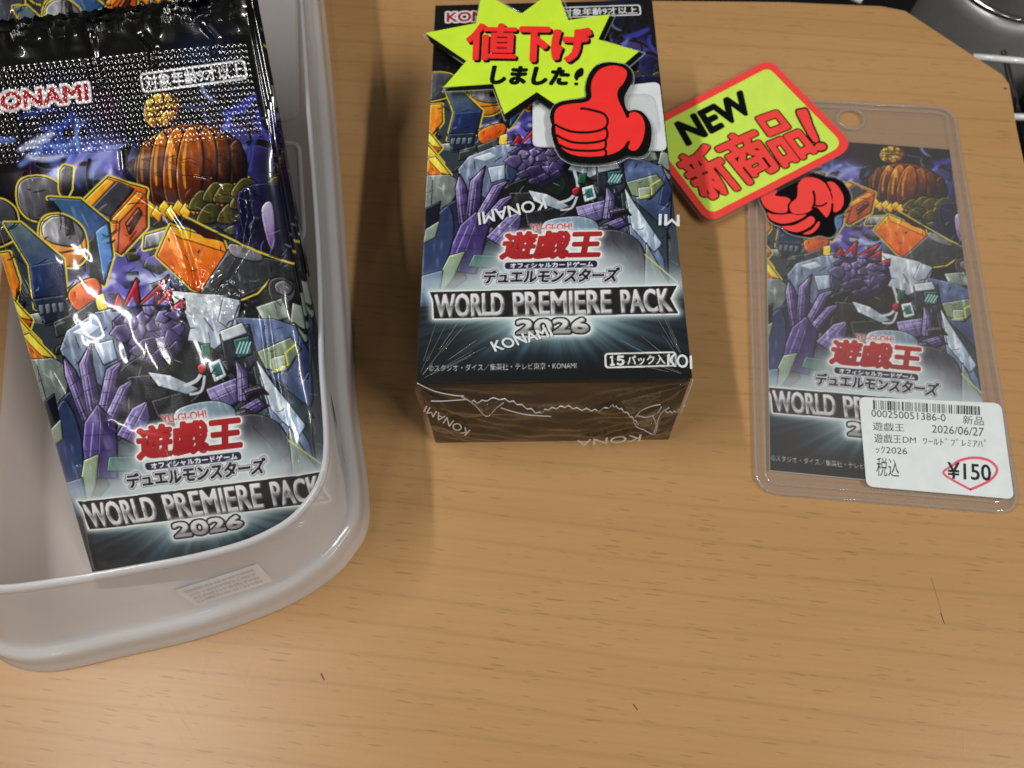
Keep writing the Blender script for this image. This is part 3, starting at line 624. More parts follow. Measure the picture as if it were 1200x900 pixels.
    words = [('WORLD', (510, 345.6), (590, 343.6), (590.5, 369.6), (511.5, 372)), ('PREMIERE', (601.5, 343.4), (715.5, 340.4), (716.5, 367), (603, 369.4)), ('PACK', (727.5, 340.2), (783, 338.6), (788.5, 365.3), (729.5, 366.9))]
    for wd, *qd in words:
        qq = Q(*qd); t = tmask(wd, qq, .2); va = float(np.mean([q[1] for q in qq[:2]])); vb = float(np.mean([q[1] for q in qq[2:]]))
        paint(sh, dil(t, .2), (64, 64, 68)); gr = np.interp(_vv, [va, va + (vb - va) * .35, va + (vb - va) * .55, vb - .6, vb], [242, 226, 128, 226, 130])
        ys = t.astype(np.float32); sh.a += (gr[..., None] * np.array([1, 1, 1.01]) - sh.a) * ys[..., None]
        e = t & ~(np.roll(np.roll(t, 3, 0), 3, 1)); paint(sh, e, (250, 250, 252), .8); e = t & ~(np.roll(np.roll(t, -3, 0), -3, 1)); paint(sh, e, (92, 92, 98), .75)
    qq = Q((603.5, 373.5), (690.5, 371), (692, 391.3), (603.5, 393.6))
    t = tmask('2026', [q + d_ for q, d_ in zip(qq, [(.6, .6), (-.6, .6), (-.6, -.6), (.6, -.6)])], .3)
    paint(sh, np.clip(blur(dil(t, 1.2), 1.2), 0, 1), (226, 240, 242)); paint(sh, dil(t, .75), (240, 246, 246)); paint(sh, dil(t, .45), (34, 36, 40)); gr = np.interp(_vv, [116, 120, 121, 125], [246, 228, 150, 232]); sh.a += (gr[..., None] - sh.a) * t[..., None]
    e = t & ~(np.roll(np.roll(t, -3, 0), -3, 1)); paint(sh, e, (110, 112, 118), .7)
    return sh
def Qb(*p): return [np.array(BU(q)) for q in p]
def Qp(*p): return [np.array(PU(q)) for q in p]
def copyright_line(sh):
    paint(sh, tmask('©スタジオ・ダイス／集英社・テレビ東京・KONAMI', Qb((503, 427.6), (675.5, 424.2), (675.5, 432), (503, 435.6)), .02), (226, 230, 232), .92)
def pill_text(sh, quad, tq, body, b=.06):
    mk = full(cover([round_poly(quad, 1.0)])); paint(sh, dil(mk, .1), (238, 240, 242)); inner = round_poly(grow(np.array(quad), -.42), .7); paint(sh, full(cover([inner])), (18, 19, 24)); paint(sh, tmask(body, tq, b), (240, 242, 244))
def konami_mark(sh, quad):
    t = tmask('KONAMI', quad, .16); paint(sh, dil(t, .6), (236, 230, 232)); paint(sh, t, (164, 32, 42))
def finish(sh):
    a = sh.a[:GH // 2 * 2, :GW // 2 * 2]; a = a.reshape(GH // 2, 2, GW // 2, 2, 3).mean((1, 3))
    c = np.clip(a / 255.0, 0, 1); return np.where(c <= 0.04045, c / 12.92, ((c + 0.055) / 1.055) ** 2.4).astype(np.float32)
art = draw_art()
_l = np.clip(1 - (_vv - 84) / 10, 0, 1)[..., None]; art.a += _l * (np.clip(126 + (art.a - 126) * 1.22 - 10, 0, 255) - art.a)
_g = art.a.mean(-1, keepdims=True); _k = _l * np.clip((art.a[..., 2:3] - art.a[..., 0:1]) / 60, 0, 1) * .30; art.a += _k * (_g - art.a)
del _g, _k   # the picture panel is printed with deep blacks; the title is not
del _l
sh_pack = art.copy(); konami_mark(sh_pack, Qp((-22, 112), (98.5, 98), (100, 117), (-21, 131))); pill_text(sh_pack, Qp((160, 86), (284, 69), (288, 92), (164, 109)), Qp((165, 88), (281, 73), (284, 90), (168, 105)), '対象年齢9才以上')
sh_box = art.copy(); konami_mark(sh_box, Qb((524, 15), (602, 12), (602, 23), (524, 25.6))); pill_text(sh_box, Qb((655, 8.5), (750, 5.5), (751.5, 17.5), (655, 21)), Qb((659, 10.4), (746, 7.6), (747, 15.8), (659, 19)), '対象年齢9才以上', .04); copyright_line(sh_box)
pill_text(sh_box, Qb((708.5, 414), (792, 412), (793.5, 429), (709, 431.5)), Qb((735, 416.8), (788, 415.6), (789, 426.2), (735.5, 427.8)), 'パック入り')
paint(sh_box, tmask('１', Qb((715, 417.6), (719.5, 417.5), (719.8, 428), (715.2, 428.2)), .12), (240, 242, 244)); paint(sh_box, tmask('５', Qb((723, 417.4), (731, 417.2), (731.3, 427.7), (723.2, 427.9)), .12), (240, 242, 244))
sh_card = art.copy(); copyright_line(sh_card)
COL_PACK, COL_BOX, COL_CARD = finish(sh_pack), finish(sh_box), finish(sh_card)
del sh_pack, sh_box, sh_card, art
NV, NU = COL_BOX.shape[:2]
GU = (np.arange(NU) + 0.5) * UW / NU; GV = V0 + (np.arange(NV) + 0.5) * (V1 - V0) / NV

# ================================================================== SETTING
M_WOOD = wood_mat()
M_EDGE = mat('table_edge_band', srgb(120, 84, 48), 0.45)
top = [(-420, 330), (115.9, 271.1), (152, 265.4), (160.6, 262), (187.0, 226.5), (188.2, 222), (184.2, 200.8), (150, -28), (120, -260), (-420, -260)]
tb = slab('table_top', [top], -25, 0, [M_WOOD], None, (0, 0, 0), bevel=0.8); tag(tb, 'light beech table top with a clipped corner', None, None, 'structure')
M_DARK = mat('dark_floor', srgb(20, 20, 21), 0.6)
fl = slab('floor', [[(-3000, -3000), (4000, -3000), (4000, 5000), (-3000, 5000)]], -760, -720, M_DARK); tag(fl, 'dark floor below the table', None, None, 'structure')

# ------------------------------------------------------------------ things beyond the table's corner
M_BLK = mat('black_gloss_enamel', srgb(16, 17, 18), 0.16, 0.0, 0.6, 0.6)
M_CHR = mat('chrome', srgb(226, 230, 230), 0.12, 1.0)
M_WHT_ROD = mat('white_coated_wire', srgb(240, 242, 240), 0.25, 0.0, 0.6, 0.5)
def lathe(name, prof, cx, cy, mt, parent, ploc, n=72):
    v = []; f = []
    for r, z in prof:
        for j in range(n): a = 2 * math.pi * j / n; v.append((cx + r * math.cos(a), cy + r * math.sin(a), z))
    for i in range(len(prof) - 1):
        for j in range(n): f.append((i * n + j, i * n + (j + 1) % n, (i + 1) * n + (j + 1) % n, (i + 1) * n + j))
    return put(name, pydata(name, off(v, ploc), f, True), mt, parent)
bc = (268, 352)
bin_ = empty('black_bucket', (bc[0], bc[1], -300), 'black glossy round bucket with a bright rim standing beyond the clipped table corner', 'bucket')
M_GUN = mat('gunmetal', srgb(196, 196, 194), 0.36, 0.65)
lathe('body', [(41, -300), (44, -200), (43, -120), (39, -70), (37, -62), (35, -62), (35, -80), (36, -290), (0.1, -292)], *bc, M_GUN, bin_, (bc[0], bc[1], -300))
lathe('rim', [(37.0, -63), (38.2, -61.6), (37.6, -60), (36.2, -60), (35.6, -61.6), (36.6, -63)], *bc, M_CHR, bin_, (bc[0], bc[1], -300))
lathe('rim', [(33.6, -69), (34.4, -68), (34.0, -67), (33.2, -67), (32.8, -68), (33.4, -69)], *bc, M_CHR, bin_, (bc[0], bc[1], -300))
wr = empty('wire_rack', (250, 280, -60), 'white coated wire rack showing past the right edge of the table', 'rack')
for a, b, z in [((1140, 66.6), (1230, 74.5), -60), ((1184, 137), (1260, 139), -60), ((1010, 1.5), (985, -9), -60)]:
    tubes('wire', [[P(a, z), (P(a, z) * .5 + P(b, z) * .5), P(b, z)]], 1.55, M_WHT_ROD, wr, (250, 280, -60))
for a, b in [((1176, 60), (1240, 330))]:
    tubes('support_wire', [[P(a, -66), (P(a, -66) + P(b, -66)) / 2, P(b, -66)]], 1.4, M_BLK, wr, (250, 280, -60))
pp = P((1206, 150), -110)
tb2 = empty('black_canister', (pp[0], pp[1], -300), 'slim black glossy canister beside the right edge of the table under the wire rack', 'canister')
lathe('body', [(15, -300), (15, -96), (13.5, -84), (8, -80), (0.1, -79)], pp[0], pp[1], M_BLK, tb2, (pp[0], pp[1], -300))
lathe('collar', [(15.0, -104), (15.8, -102), (15.8, -98), (15.0, -96)], pp[0], pp[1], M_BLK, tb2, (pp[0], pp[1], -300))

# small scratch in the table top
M_SCR = mat('scratch_dark', srgb(104, 68, 42), 0.5)
for q, wd in [([(1091, 676), (1097, 696), (1106, 729)], .35), ([(1102, 718), (1107, 731)], .9), ([(376, 789), (380, 797)], 2.0), ([(742, 825), (747, 832)], 1.6)]: ink('scratch', [ribbon(np.array(q, float), wd)], .03, M_SCR, tb, (0, 0, 0))

# ================================================================== TRAY
M_TRAY = film_mat('milky_polypropylene', 0.80, (0.94, 0.96, 0.99), 1.45, 0.12, (9, 0.10), 0.5)
M_TRAYF = film_mat('milky_polypropylene_floor', 0.45, (0.80, 0.78, 0.79), 1.45, 0.22, (9, 0.08), 0.35)
M_RIM = film_mat('milky_polypropylene_rim', 0.82, (0.90, 0.93, 0.97), 1.45, 0.14, None, 0.35)
base_c = [(-43.9, 76.2), (-48.0, 108.9), (-51.1, 145.6), (-57, 215), (-64.9, 288.8), (-69, 322), (-82, 338), (-110, 341), (-160, 341), (-184, 330), (-181, 300), (-172, 200), (-161, 110), (-154, 66), (-149, 50), (-141.5, 41), (-129.3, 37.9), (-110, 40.5), (-88.3, 44.2), (-70, 49.6), (-58.4, 55.0), (-49.0, 63.0)]
rim_c = [(-45.9, 76.0), (-47.9, 103), (-50.0, 138), (-56, 200), (-63.5, 280), (-68, 316), (-82, 332), (-110, 335), (-160, 335), (-181, 326), (-179, 300), (-170, 200), (-159, 112), (-151, 72), (-145, 58), (-135, 51), (-120, 49.4), (-106, 50.2), (-90, 51.8), (-74, 53.9), (-61, 57.2), (-51.3, 63.5)]
BL_ = smooth_loop(base_c, 6); RL_ = smooth_loop(rim_c, 6); RIM_Z = 45.0
TL0 = (-105, 180, 0)
tray = empty('plastic_tray', TL0, 'milky translucent plastic tray holding the foil card packs', 'tray')
def ring_mesh(name, rings, mt, parent, close_top=False):
    n = len(rings[0][0]); v = []; f = []
    for xy, z in rings:
        for a in xy: v.append((a[0], a[1], z if np.isscalar(z) else z))
    for i in range(len(rings) - 1):
        for j in range(n): f.append((i * n + j, i * n + (j + 1) % n, (i + 1) * n + (j + 1) % n, (i + 1) * n + j))
    return put(name, pydata(name, off(v, TL0), f, True), mt, parent)
def lerp(t, inset=0.0):
    q = BL_ * (1 - t) + RL_ * t
    return grow(q, -inset) if inset else q
if poly_area(BL_) < 0: BL_ = BL_[::-1]; RL_ = RL_[::-1]
outer = [(grow(BL_, .4), .2), (grow(BL_, .5), 1.2), (lerp(.02, .2), 2.2), (lerp(.04, .4), 5.5), (lerp(.06, .6), 8.4), (lerp(.07, .9), 9.4), (lerp(.08, 1.5), 9.8), (lerp(.09, 2.6), 10.0), (lerp(.11, 3.1), 10.6), (lerp(.16, 3.4), 12.6), (lerp(.45, 2.6), 24), (lerp(.8, .9), 37), (lerp(.93, .5), 41)]
ring_mesh('wall', outer, M_TRAY, tray)
rimr = [(lerp(.93, .4), 41.0), (lerp(.95, .1), 42.2), (lerp(.97, -.2), 43.6), (lerp(1, -.05), 44.7), (lerp(1, 0.4), 45.0), (lerp(1, .8), 45.0), (lerp(1, 1.1), 44.6), (lerp(.98, 1.2), 43.6)]
ring_mesh('rim', rimr, M_RIM, tray)
fo = grow(BL_, -4.5)
slab('tray_floor', [fo], 1.4, 2.4, M_TRAYF, tray, TL0)
# raised floor panel and its embossed frame, seen between packs and right wall
slab('floor_step', [round_poly([(-160, 226), (-70, 224), (-76, 318), (-160, 318)], 6)], 3.0, 4.6, M_TRAYF, tray, TL0, bevel=.5)
tubes('floor_rib', [[(a[0], a[1], 2.7) for a in round_poly([(-112, 172), (-66, 170), (-70, 214), (-112, 214)], 5)]], .7, M_RIM, tray, TL0, closed=True)
# paper label outside the front wall, milky haze put into its pale colours
M_LAB = mat('paper_label', srgb(226, 230, 234), 0.5); M_LABINK = mat('grey_label_ink', srgb(205, 208, 212), 0.7)
lv = [(-86, 49.0, 15), (-66, 54.3, 15), (-66, 55.4, 29), (-86, 50.2, 29)]
lab_ = put('label', pydata('label', off(lv, TL0), [(0, 1, 2, 3)]), M_LAB, tray)
lw = []; lf = []
r_ = random.Random(8)
for row in range(4):
    t0 = .08
    while t0 < .9:
        t1 = t0 + r_.uniform(.015, .05); z0 = 17 + row * 2.9
        for t, zz in ((t0, z0), (t1, z0), (t1, z0 + 1.5), (t0, z0 + 1.5)): a = np.array(lv[0]) * (1 - t) + np.array(lv[1]) * t; lw.append((a[0] + .05, a[1] - .14 + (zz - 15) * .06, zz))
        lf.append(tuple(len(lw) - 4 + q for q in range(4))); t0 = t1 + r_.uniform(.006, .03)
put('label_print', pydata('label_print', off(lw, TL0), lf), M_LABINK, lab_)

# ================================================================== CARD PACKS
M_FOIL = mat('printed_foil', None, 0.2, 0.15, 0.6, 1.0, 0.05, attr='print')
M_FOILB = mat('foil_back', srgb(26, 28, 44), 0.25, 0.3, 0.6, 1.0, 0.06)
def seg_dist(U, V, pl):
    d = np.full(U.shape, 1e9)
    for (a, b), (c, e) in zip(pl[:-1], pl[1:]):
        dx, dy = c - a, e - b; t = np.clip(((U - a) * dx + (V - b) * dy) / (dx * dx + dy * dy), 0, 1)
        d = np.minimum(d, np.hypot(U - a - t * dx, V - b - t * dy))
    return d
def lownoise(U, V, sx, sy, seed):
    r = np.random.RandomState(seed); g = r.rand(int(160 / sy) + 4, int(80 / sx) + 4)
    fx = U / sx; fy = (V + 8) / sy; ix = fx.astype(int); iy = fy.astype(int); tx = fx - ix; ty = fy - iy; tx = tx * tx * (3 - 2 * tx); ty = ty * ty * (3 - 2 * ty)
    return (g[iy, ix] * (1 - tx) + g[iy, ix + 1] * tx) * (1 - ty) + (g[iy + 1, ix] * (1 - tx) + g[iy + 1, ix + 1] * tx) * ty - .5
TP = 2.6
def pack_height(U, V, crisp=True):
    e = np.clip(np.abs(2 * U / 70 - 1), 0, 1)
    puff = TP * np.clip(1 - e ** 7, 0, 1) ** .5
    seal = np.clip((V - 20) / 12, 0, 1); seal = seal * seal * (3 - 2 * seal); low = np.clip((136 - V) / 9, 0, 1) ** .6
    h = puff * (0.42 + .58 * seal) * (.25 + .75 * low)
    h += .5 * lownoise(U, V, 16, 26, 3) + .22 * lownoise(U, V, 7, 9, 8) * (V > 18) + .5 * np.sin(U / 70 * 5.0 + 1.2) * np.clip((24 - V) / 14, 0, 1)
    h += np.clip(-V / 6, 0, 1) ** 1.5 * (.5 + .7 * np.sin(U * .55 + 1) * np.sin(U * .23)) + np.clip((1 - V) / 7, 0, 1) * .9 * lownoise(U, V, 5, 3, 77)
    # creases in the foil
    for pl, amp, wd in CREASE:
        d = seg_dist(U, V, pl); h += amp * np.exp(-(d / wd) ** 2) if wd > .5 else amp * np.exp(-d / wd)
    h += .045 * lownoise(U, V, 2.3, 3.1, 12) * (V > 22) + .10 * np.abs(lownoise(U, V, 4.5, 7, 14))
    if crisp:
        # embossed seal of little pyramids
        zone = np.clip((V - 1.2) / .5, 0, 1) * np.clip((21.8 - V) / .6, 0, 1) * np.clip((68.6 - U) / 1, 0, 1)
        du, dv = 1.42, 1.32
        h += zone * (0.30 * np.abs(np.sin(math.pi * U / du)) ** .8 * np.abs(np.sin(math.pi * (V - .02 * U) / dv)) ** .8)
        u0, v0 = PU((241, 343)); r = np.exp(-(((U - u0) / 9) ** 2 + ((V - v0) / 7) ** 2) ** 1.5)
        h += r * (.30 * lownoise(U, V, 1.1, 1.1, 30) + .08 * lownoise(U, V, .55, .55, 31))
        u1, v1 = PU((283, 245)); r = np.exp(-(((U - u1) / 4.5) ** 2 + ((V - v1) / 8) ** 2)); h += r * (.16 * lownoise(U, V, 1.0, 1.0, 33))
    return h
def puv(*p): return [PU(q) for q in p]
CREASE = [(puv((134, 176), (138, 200), (160, 222), (196, 246), (212, 270), (222, 300), (232, 338)), .75, .8), (puv((262, 222), (286, 224), (290, 250), (284, 290), (266, 318), (236, 342)), .7, .9),
          (puv((196, 158), (205, 186), (228, 204), (246, 208)), .35, .5), (puv((30, 130), (34, 205)), .5, 1.2), (puv((318, 150), (330, 220), (346, 310), (352, 350)), .6, .8), (puv((0, 270), (14, 310), (30, 345)), .55, .7),
          (puv((128, 498), (150, 510), (186, 516)), .4, .5), (puv((90, 548), (98, 584), (104, 640), (110, 668)), .5, .6), (puv((60, 440), (72, 462)), .3, .5), (puv((190, 530), (206, 560), (204, 600)), .35, .6),
          (puv((104, 45), (108, 78), (112, 96)), .6, 1.0), (puv((165, 42), (178, 55), (176, 70)), .6, .9), (puv((240, 30), (252, 44), (250, 58)), .5, .9), (puv((310, 370), (318, 430), (332, 500), (350, 560)), .3, .9)]
def pack_meshes(stepu, stepv, crisp):
    u = GU[::stepu].copy(); v = GV[::stepv].copy(); u[0] = 0; u[-1] = 70
    U, V = np.meshgrid(u, v); H_ = pack_height(U, V, crisp)
    # pinch the side folds round to the back
    e = np.abs(2 * U / 70 - 1); H_ = np.where(e > .999, 0, H_)
    # ragged top edge
    wq = np.clip((U - 30) / 40, 0, 1); wq = wq * wq * (3 - 2 * wq); tq = np.clip((V - 119) / 17, 0, 1); H_ = H_ + 1.2 * tq * wq * np.sin(tq * 9 + U * .2)
    U2 = U - 8 * wq * tq; V = V - 12 * wq * tq
    V2 = V + np.where(V < -4, .25 * np.sin(U * 2.3) + .1 * np.sin(U * 7.1), 0)
    pos = np.stack([U2 - 35, 68 - V2, H_], -1) * MM; col = COL_PACK[::stepv, ::stepu]
    k = int(np.argmin(np.abs(v - 23)))
    me_s = grid_mesh('top_seal', pos[:k + 1], col[:k + 1]); me_f = grid_mesh('front_foil', pos[k:], col[k:])
    ub, vb = np.meshgrid(np.linspace(0, 70, 40), np.linspace(V0 + .04, V1 - .04, 60)); hb = -TP * .8 * np.clip(1 - np.abs(2 * ub / 70 - 1) ** 7, 0, 1) ** .5 * np.clip((vb - 2) / 30, 0.1, 1) * np.clip((136 - vb) / 9, 0.05, 1) ** .6
    me_b = grid_mesh('back_foil', np.stack([ub - 35 - 8 * np.clip((ub - 30) / 40, 0, 1) * np.clip((vb - 119) / 17, 0, 1), 68 - vb + 12 * np.clip((ub - 30) / 40, 0, 1) * np.clip((vb - 119) / 17, 0, 1), hb], -1) * MM, None, True)
    return me_s, me_f, me_b
ME_HI = pack_meshes(1, 1, True); ME_LO = pack_meshes(2, 2, True)
for q in ME_HI + ME_LO: q.materials.append(M_FOILB if q.name.startswith('back_foil') else M_FOIL)
RP = Matrix([list(r) for r in PACK_R])
def make_pack(center, rot, mes, label, group):
    o = bpy.data.objects.new('card_pack', None); C.objects.link(o); o.empty_display_size = .05
    o.matrix_world = Matrix.Translation(Vector(tuple(np.array(center) * MM))) @ rot.to_4x4(); tag(o, label, 'card pack', group)
    for n_, q in zip(('top_seal', 'front_foil', 'back_foil'), mes): k = bpy.data.objects.new(n_, q); C.objects.link(k); k.parent = o
    return o
nrm = PACK_R[:, 2]; upv = PACK_R[:, 1]; rtv = PACK_R[:, 0]
GRP = 'foil card packs leaning in the plastic tray'
make_pack(PACK_C - nrm * TP, RP, ME_HI, 'front foil card pack in the tray, its whole picture side in view', GRP)
labs = ['foil card pack directly behind the front pack, its black top edge and right edge showing', 'second foil card pack behind the front pack, a thin black top edge showing', 'third foil card pack behind the front pack, lowest dark edge of the front pile']
def spin(a): return Matrix.Rotation(a, 3, 'Z')
for i, lb in enumerate(labs):
    k = i + 1; c_ = PACK_C - nrm * (TP + [0, 4.6, 10.8, 15.0, 21.2, 25.6][k]) + upv * ([0, 2.0, 3.0, 4.8, 5.4, 6.4][k]) + rtv * [-.1, .3, -.4][i]
    make_pack(c_, RP @ spin([.006, .024, .013][i]), ME_LO, lb, GRP)
bk = P((376, 351), 13) - PACK_R @ np.array([27.0, -56.0, 0.0]) + np.array([-11.0, 2.0, 0])
make_pack(bk, RP @ spin(.012), ME_LO, 'foil card pack of the rear row, in front of the others there', GRP)
make_pack(bk - nrm * 6.0 + upv * 3.5 - rtv * 13, RP @ spin(-.02), ME_LO, 'foil card pack at the very back, peeking out at the top left corner', GRP)

# ================================================================== BOX
cb, sb = math.cos(BOX_YAW), math.sin(BOX_YAW)
def BW(u, v, z):  # box print coordinates to world mm
    x, y = u - BOX_W / 2, BOX_L / 2 - v; return np.array([BOX_C[0] + x * cb - y * sb, BOX_C[1] + x * sb + y * cb, z])
BOXL = (BOX_C[0], BOX_C[1], 0.0)
box = empty('card_box', BOXL, 'shrink wrapped black card box lying face up between the tray and the clear sleeve', 'box')
M_PRINT = mat('printed_carton', None, 0.3, 0, 0.5, 0.25, 0.12, attr='print')
M_BLACK = mat('black_carton', srgb(12, 12, 14), 0.4, 0, 0.2, 0.0)
r0 = int(np.argmax(GV > 0)); Uc, Vc = np.meshgrid(GU, GV[r0:]); Uc = Uc.copy(); Uc[:, 0] = 0; Uc[:, -1] = 70
pos = np.stack([BOX_C[0] + (Uc - 35) * cb - (BOX_L / 2 - Vc) * sb - BOXL[0], BOX_C[1] + (Uc - 35) * sb + (BOX_L / 2 - Vc) * cb - BOXL[1], np.full(Uc.shape, BOX_H)], -1) * MM
put('printed_front', grid_mesh('printed_front', pos, COL_BOX[r0:]), M_PRINT, box)
cs = [BW(.15, .15, 0)[:2], BW(69.85, .15, 0)[:2], BW(69.85, 135.8, 0)[:2], BW(.15, 135.8, 0)[:2]]
slab('carton', [round_poly(cs, .5, 3)], 0.1, BOX_H - .06, M_BLACK, box, BOXL)
# shrink film: taut over the front, gathered and creased over the near end
M_FILM = film_mat('shrink_film', 0.006, (.8, .85, .88), 1.5, 0.05, (1.0, 0.35, 0.95, (5.0, 46, 1)), 0)
M_FILME = film_mat('shrink_film_end', 0.008, (.75, .78, .8), 1.5, 0.03, None, 0, 1.0)
M_CREASE = film_mat('film_crease_glint', 0.75, (.82, .84, .86), 1.6, 0.1, None, 0.3, 1.5)  # creases and seam, made milkier so bright glints sit in the colour
fu, fv = np.meshgrid(np.linspace(-.35, 70.35, 120), np.linspace(-.35, 136.3, 200))
def corner_w(u, v): return np.exp(-np.hypot(u - 0, v - 136) / 16) + np.exp(-np.hypot(u - 70, v - 136) / 16)
ang = np.arctan2(136.3 - fv, fu + .3); an2 = np.arctan2(136.3 - fv, 70.3 - fu)
hz = BOX_H + .28 + .13 * np.exp(-np.hypot(fu, fv - 136) / 20) * np.sin(ang * 46 + 1.5 * np.sin(ang * 9)) + .11 * np.exp(-np.hypot(fu - 70, fv - 136) / 22) * np.sin(an2 * 40 + 1.2 * np.sin(an2 * 7)) + .04 * lownoise(fu + 2, fv, 9, 14, 44)
pos = np.stack([BOX_C[0] + (fu - 35) * cb - (BOX_L / 2 - fv) * sb - BOXL[0], BOX_C[1] + (fu - 35) * sb + (BOX_L / 2 - fv) * cb - BOXL[1], hz], -1) * MM
film = put('shrink_wrap', grid_mesh('shrink_wrap', pos), M_FILM, box)
# near end sheet (u across, t down from the front edge)
eu, et = np.meshgrid(np.linspace(-.4, 70.4, 260), np.linspace(0, 1, 150))
ez = BOX_H + .28 - et * (BOX_H - .3)
dl = np.hypot(eu - 0, ez - BOX_H); dr = np.hypot(eu - 70, ez - BOX_H)
bulge = 1.6 * np.sin(et * math.pi) ** .7 * (1 - .25 * np.sin(eu / 70 * math.pi)) * .6
wr_ = .55 * np.sin((ez * .33 + 5 * np.exp(-((eu - 20) / 14) ** 2) + 4 * np.exp(-((eu - 54) / 12) ** 2) + .04 * eu)) * np.sin(et * math.pi) + .35 * np.exp(-dl / 22) * np.sin(np.arctan2(BOX_H - ez, eu + .1) * 16) + .35 * np.exp(-dr / 22) * np.sin(np.arctan2(BOX_H - ez, 70.1 - eu) * 15) + .25 * lownoise(eu + 4, ez * 2 + 10, 6, 9, 50) * np.sin(et * math.pi)
def bump2(u0, z0, su, sz, a): return a * np.exp(-((eu - u0) / su) ** 2 - ((ez - z0) / sz) ** 2)
wr_ = wr_ + bump2(15, 30, 9, 3.5, 1.4) - bump2(16, 24, 7, 2.5, .8) + bump2(52, 29, 7, 3, 1.1) - bump2(45, 24, 6, 2.6, .7) + bump2(60, 22, 5, 5, .9) + bump2(32, 34, 16, 2, .5)
rdg = sum(a_ * (.5 - np.abs(2 * np.abs((eu * ux + ez * uz) / p_ % 1 - .5) - .5)) * np.exp(-((eu - c_) / w_) ** 2) for a_, ux, uz, p_, c_, w_ in [(1.0, .5, 1, 9, 14, 12), (.9, -.5, 1, 8, 56, 12), (.7, .1, 1, 11, 36, 20), (.5, 1, .4, 7, 8, 8), (.5, -1, .4, 6, 62, 8)]) * np.sin(et * math.pi) ** .7
ey = 136.0 + .8 + bulge + wr_ * 1.25 + rdg
def BWa(u, v, z): x, y = u - 35, BOX_L / 2 - v; return np.stack([BOX_C[0] + x * cb - y * sb, BOX_C[1] + x * sb + y * cb, z], -1)
put('end_wrap', grid_mesh('end_wrap', off(BWa(eu, ey, ez), BOXL)), M_FILME, box)
END_O = BW(35, 137.3, 0); END_N = np.array([sb, -cb, 0.0])
def onend(p, lift=0.0): return Pplane(p, END_O + END_N * lift, END_N)
def crease_line(pxs, r, jag=0.0, lift=1.0, n=6):
    q = smooth_loop(np.array(pxs, float), n, False)
    if jag: k = np.arange(len(q)); q[:, 1] += jag * (np.abs((k * .5) % 2 - 1) - .5) * 2; q += rng.uniform(-.2, .2, q.shape)
    return [onend(p, lift) for p in q]
seam = crease_line([(552, 470), (562, 471), (578, 467), (594, 469), (606, 473), (620, 479), (632, 484), (640, 480), (652, 478), (664, 476), (676, 479), (690, 480), (702, 481), (716, 476), (722, 477), (730, 481), (738, 487), (744, 493), (748, 498)], .2, 1.3, 1.6, 5)
seam2 = crease_line([(776, 481), (784, 483), (790, 483), (797, 480), (803, 475)], .2, 1.2, 1.2, 5)
folds = [crease_line(q, .2, 0, 1.5) for q in [[(489, 449), (508, 458), (530, 463), (544, 464)], [(505, 470), (520, 470), (548, 468)], [(541, 465), (556, 474), (570, 488), (582, 478), (590, 472)], [(742, 492), (746, 500), (755, 504), (766, 509), (770, 500), (771, 492), (776, 483), (784, 478)], [(744, 489), (752, 481), (764, 476), (774, 474)], [(746, 487), (758, 489), (770, 484), (775, 477)], [(765, 488), (769, 498), (766, 507)], [(812, 445), (808, 458), (803, 470), (797, 486)], [(587, 478), (600, 482), (618, 486), (646, 488)]]]
for q in (seam, seam2): tubes('wrap_seam', [q], .20, M_CREASE, box, BOXL, 5)
for q in folds: tubes('wrap_crease_glint', [q], .17, M_CREASE, box, BOXL, 5)
def corner_glints(u0, v0, sgn, seed):
    r = random.Random(seed)
    for i in range(11):
        an = math.radians(r.uniform(12, 78)); l0 = r.uniform(2, 12); l1 = l0 + r.uniform(4, 16)
        p = [BW(u0 + sgn * l * math.cos(an), v0 - l * math.sin(an), BOX_H + .5) for l in np.linspace(l0, l1, 5)]
        tubes('wrap_crease_glint', [p], r.uniform(.035, .07), M_STRETCH_GLINT, box, BOXL, 5)
M_STRETCH_GLINT = film_mat('film_stretch_glint', 0.25, (.8, .84, .88), 1.6, 0.1, None, 0.3, 1.5)  # stretch lines whose pale colour stands for glints on the film
corner_glints(0, 136, 1, 3); corner_glints(70, 136, -1, 4)
def endtri(px, mt, nm, lift):
    v = [onend(p, lift + .3 * (i % 2)) for i, p in enumerate(px)]; put(nm, pydata(nm, off(v, BOXL), [tuple(range(len(v)))]), mt, box)
# crumpled fold-over corners of the film
def crumple(name, quad, n, lift, amp, seed):
    q = [np.array(p, float) for p in quad]; s, t = np.meshgrid(np.linspace(0, 1, n), np.linspace(0, 1, n)); r = np.random.RandomState(seed)
    g = np.empty((n, n, 3)); nz = r.rand(n, n)
    for i in range(n):
        for j in range(n):
            p = (q[0] * (1 - s[i, j]) + q[1] * s[i, j]) * (1 - t[i, j]) + (q[3] * (1 - s[i, j]) + q[2] * s[i, j]) * t[i, j]; g[i, j] = onend(p, lift + amp * nz[i, j])
    put(name, grid_mesh(name, off(g, BOXL)), M_FILME, box)
crumple('wrap_fold', [(543, 465), (592, 469), (573, 488), (568, 488)], 14, 1.8, 1.3, 1)
crumple('wrap_fold', [(745, 486), (776, 482), (771, 506), (752, 502)], 12, 1.8, .9, 2)
crumple('wrap_fold', [(728, 470), (775, 458), (772, 474), (738, 486)], 12, 1.6, .8, 5)
M_WPRINT = mat('white_film_print', srgb(226, 230, 232), 0.4)
def onfront(p): return P(p, BOX_H + .62)
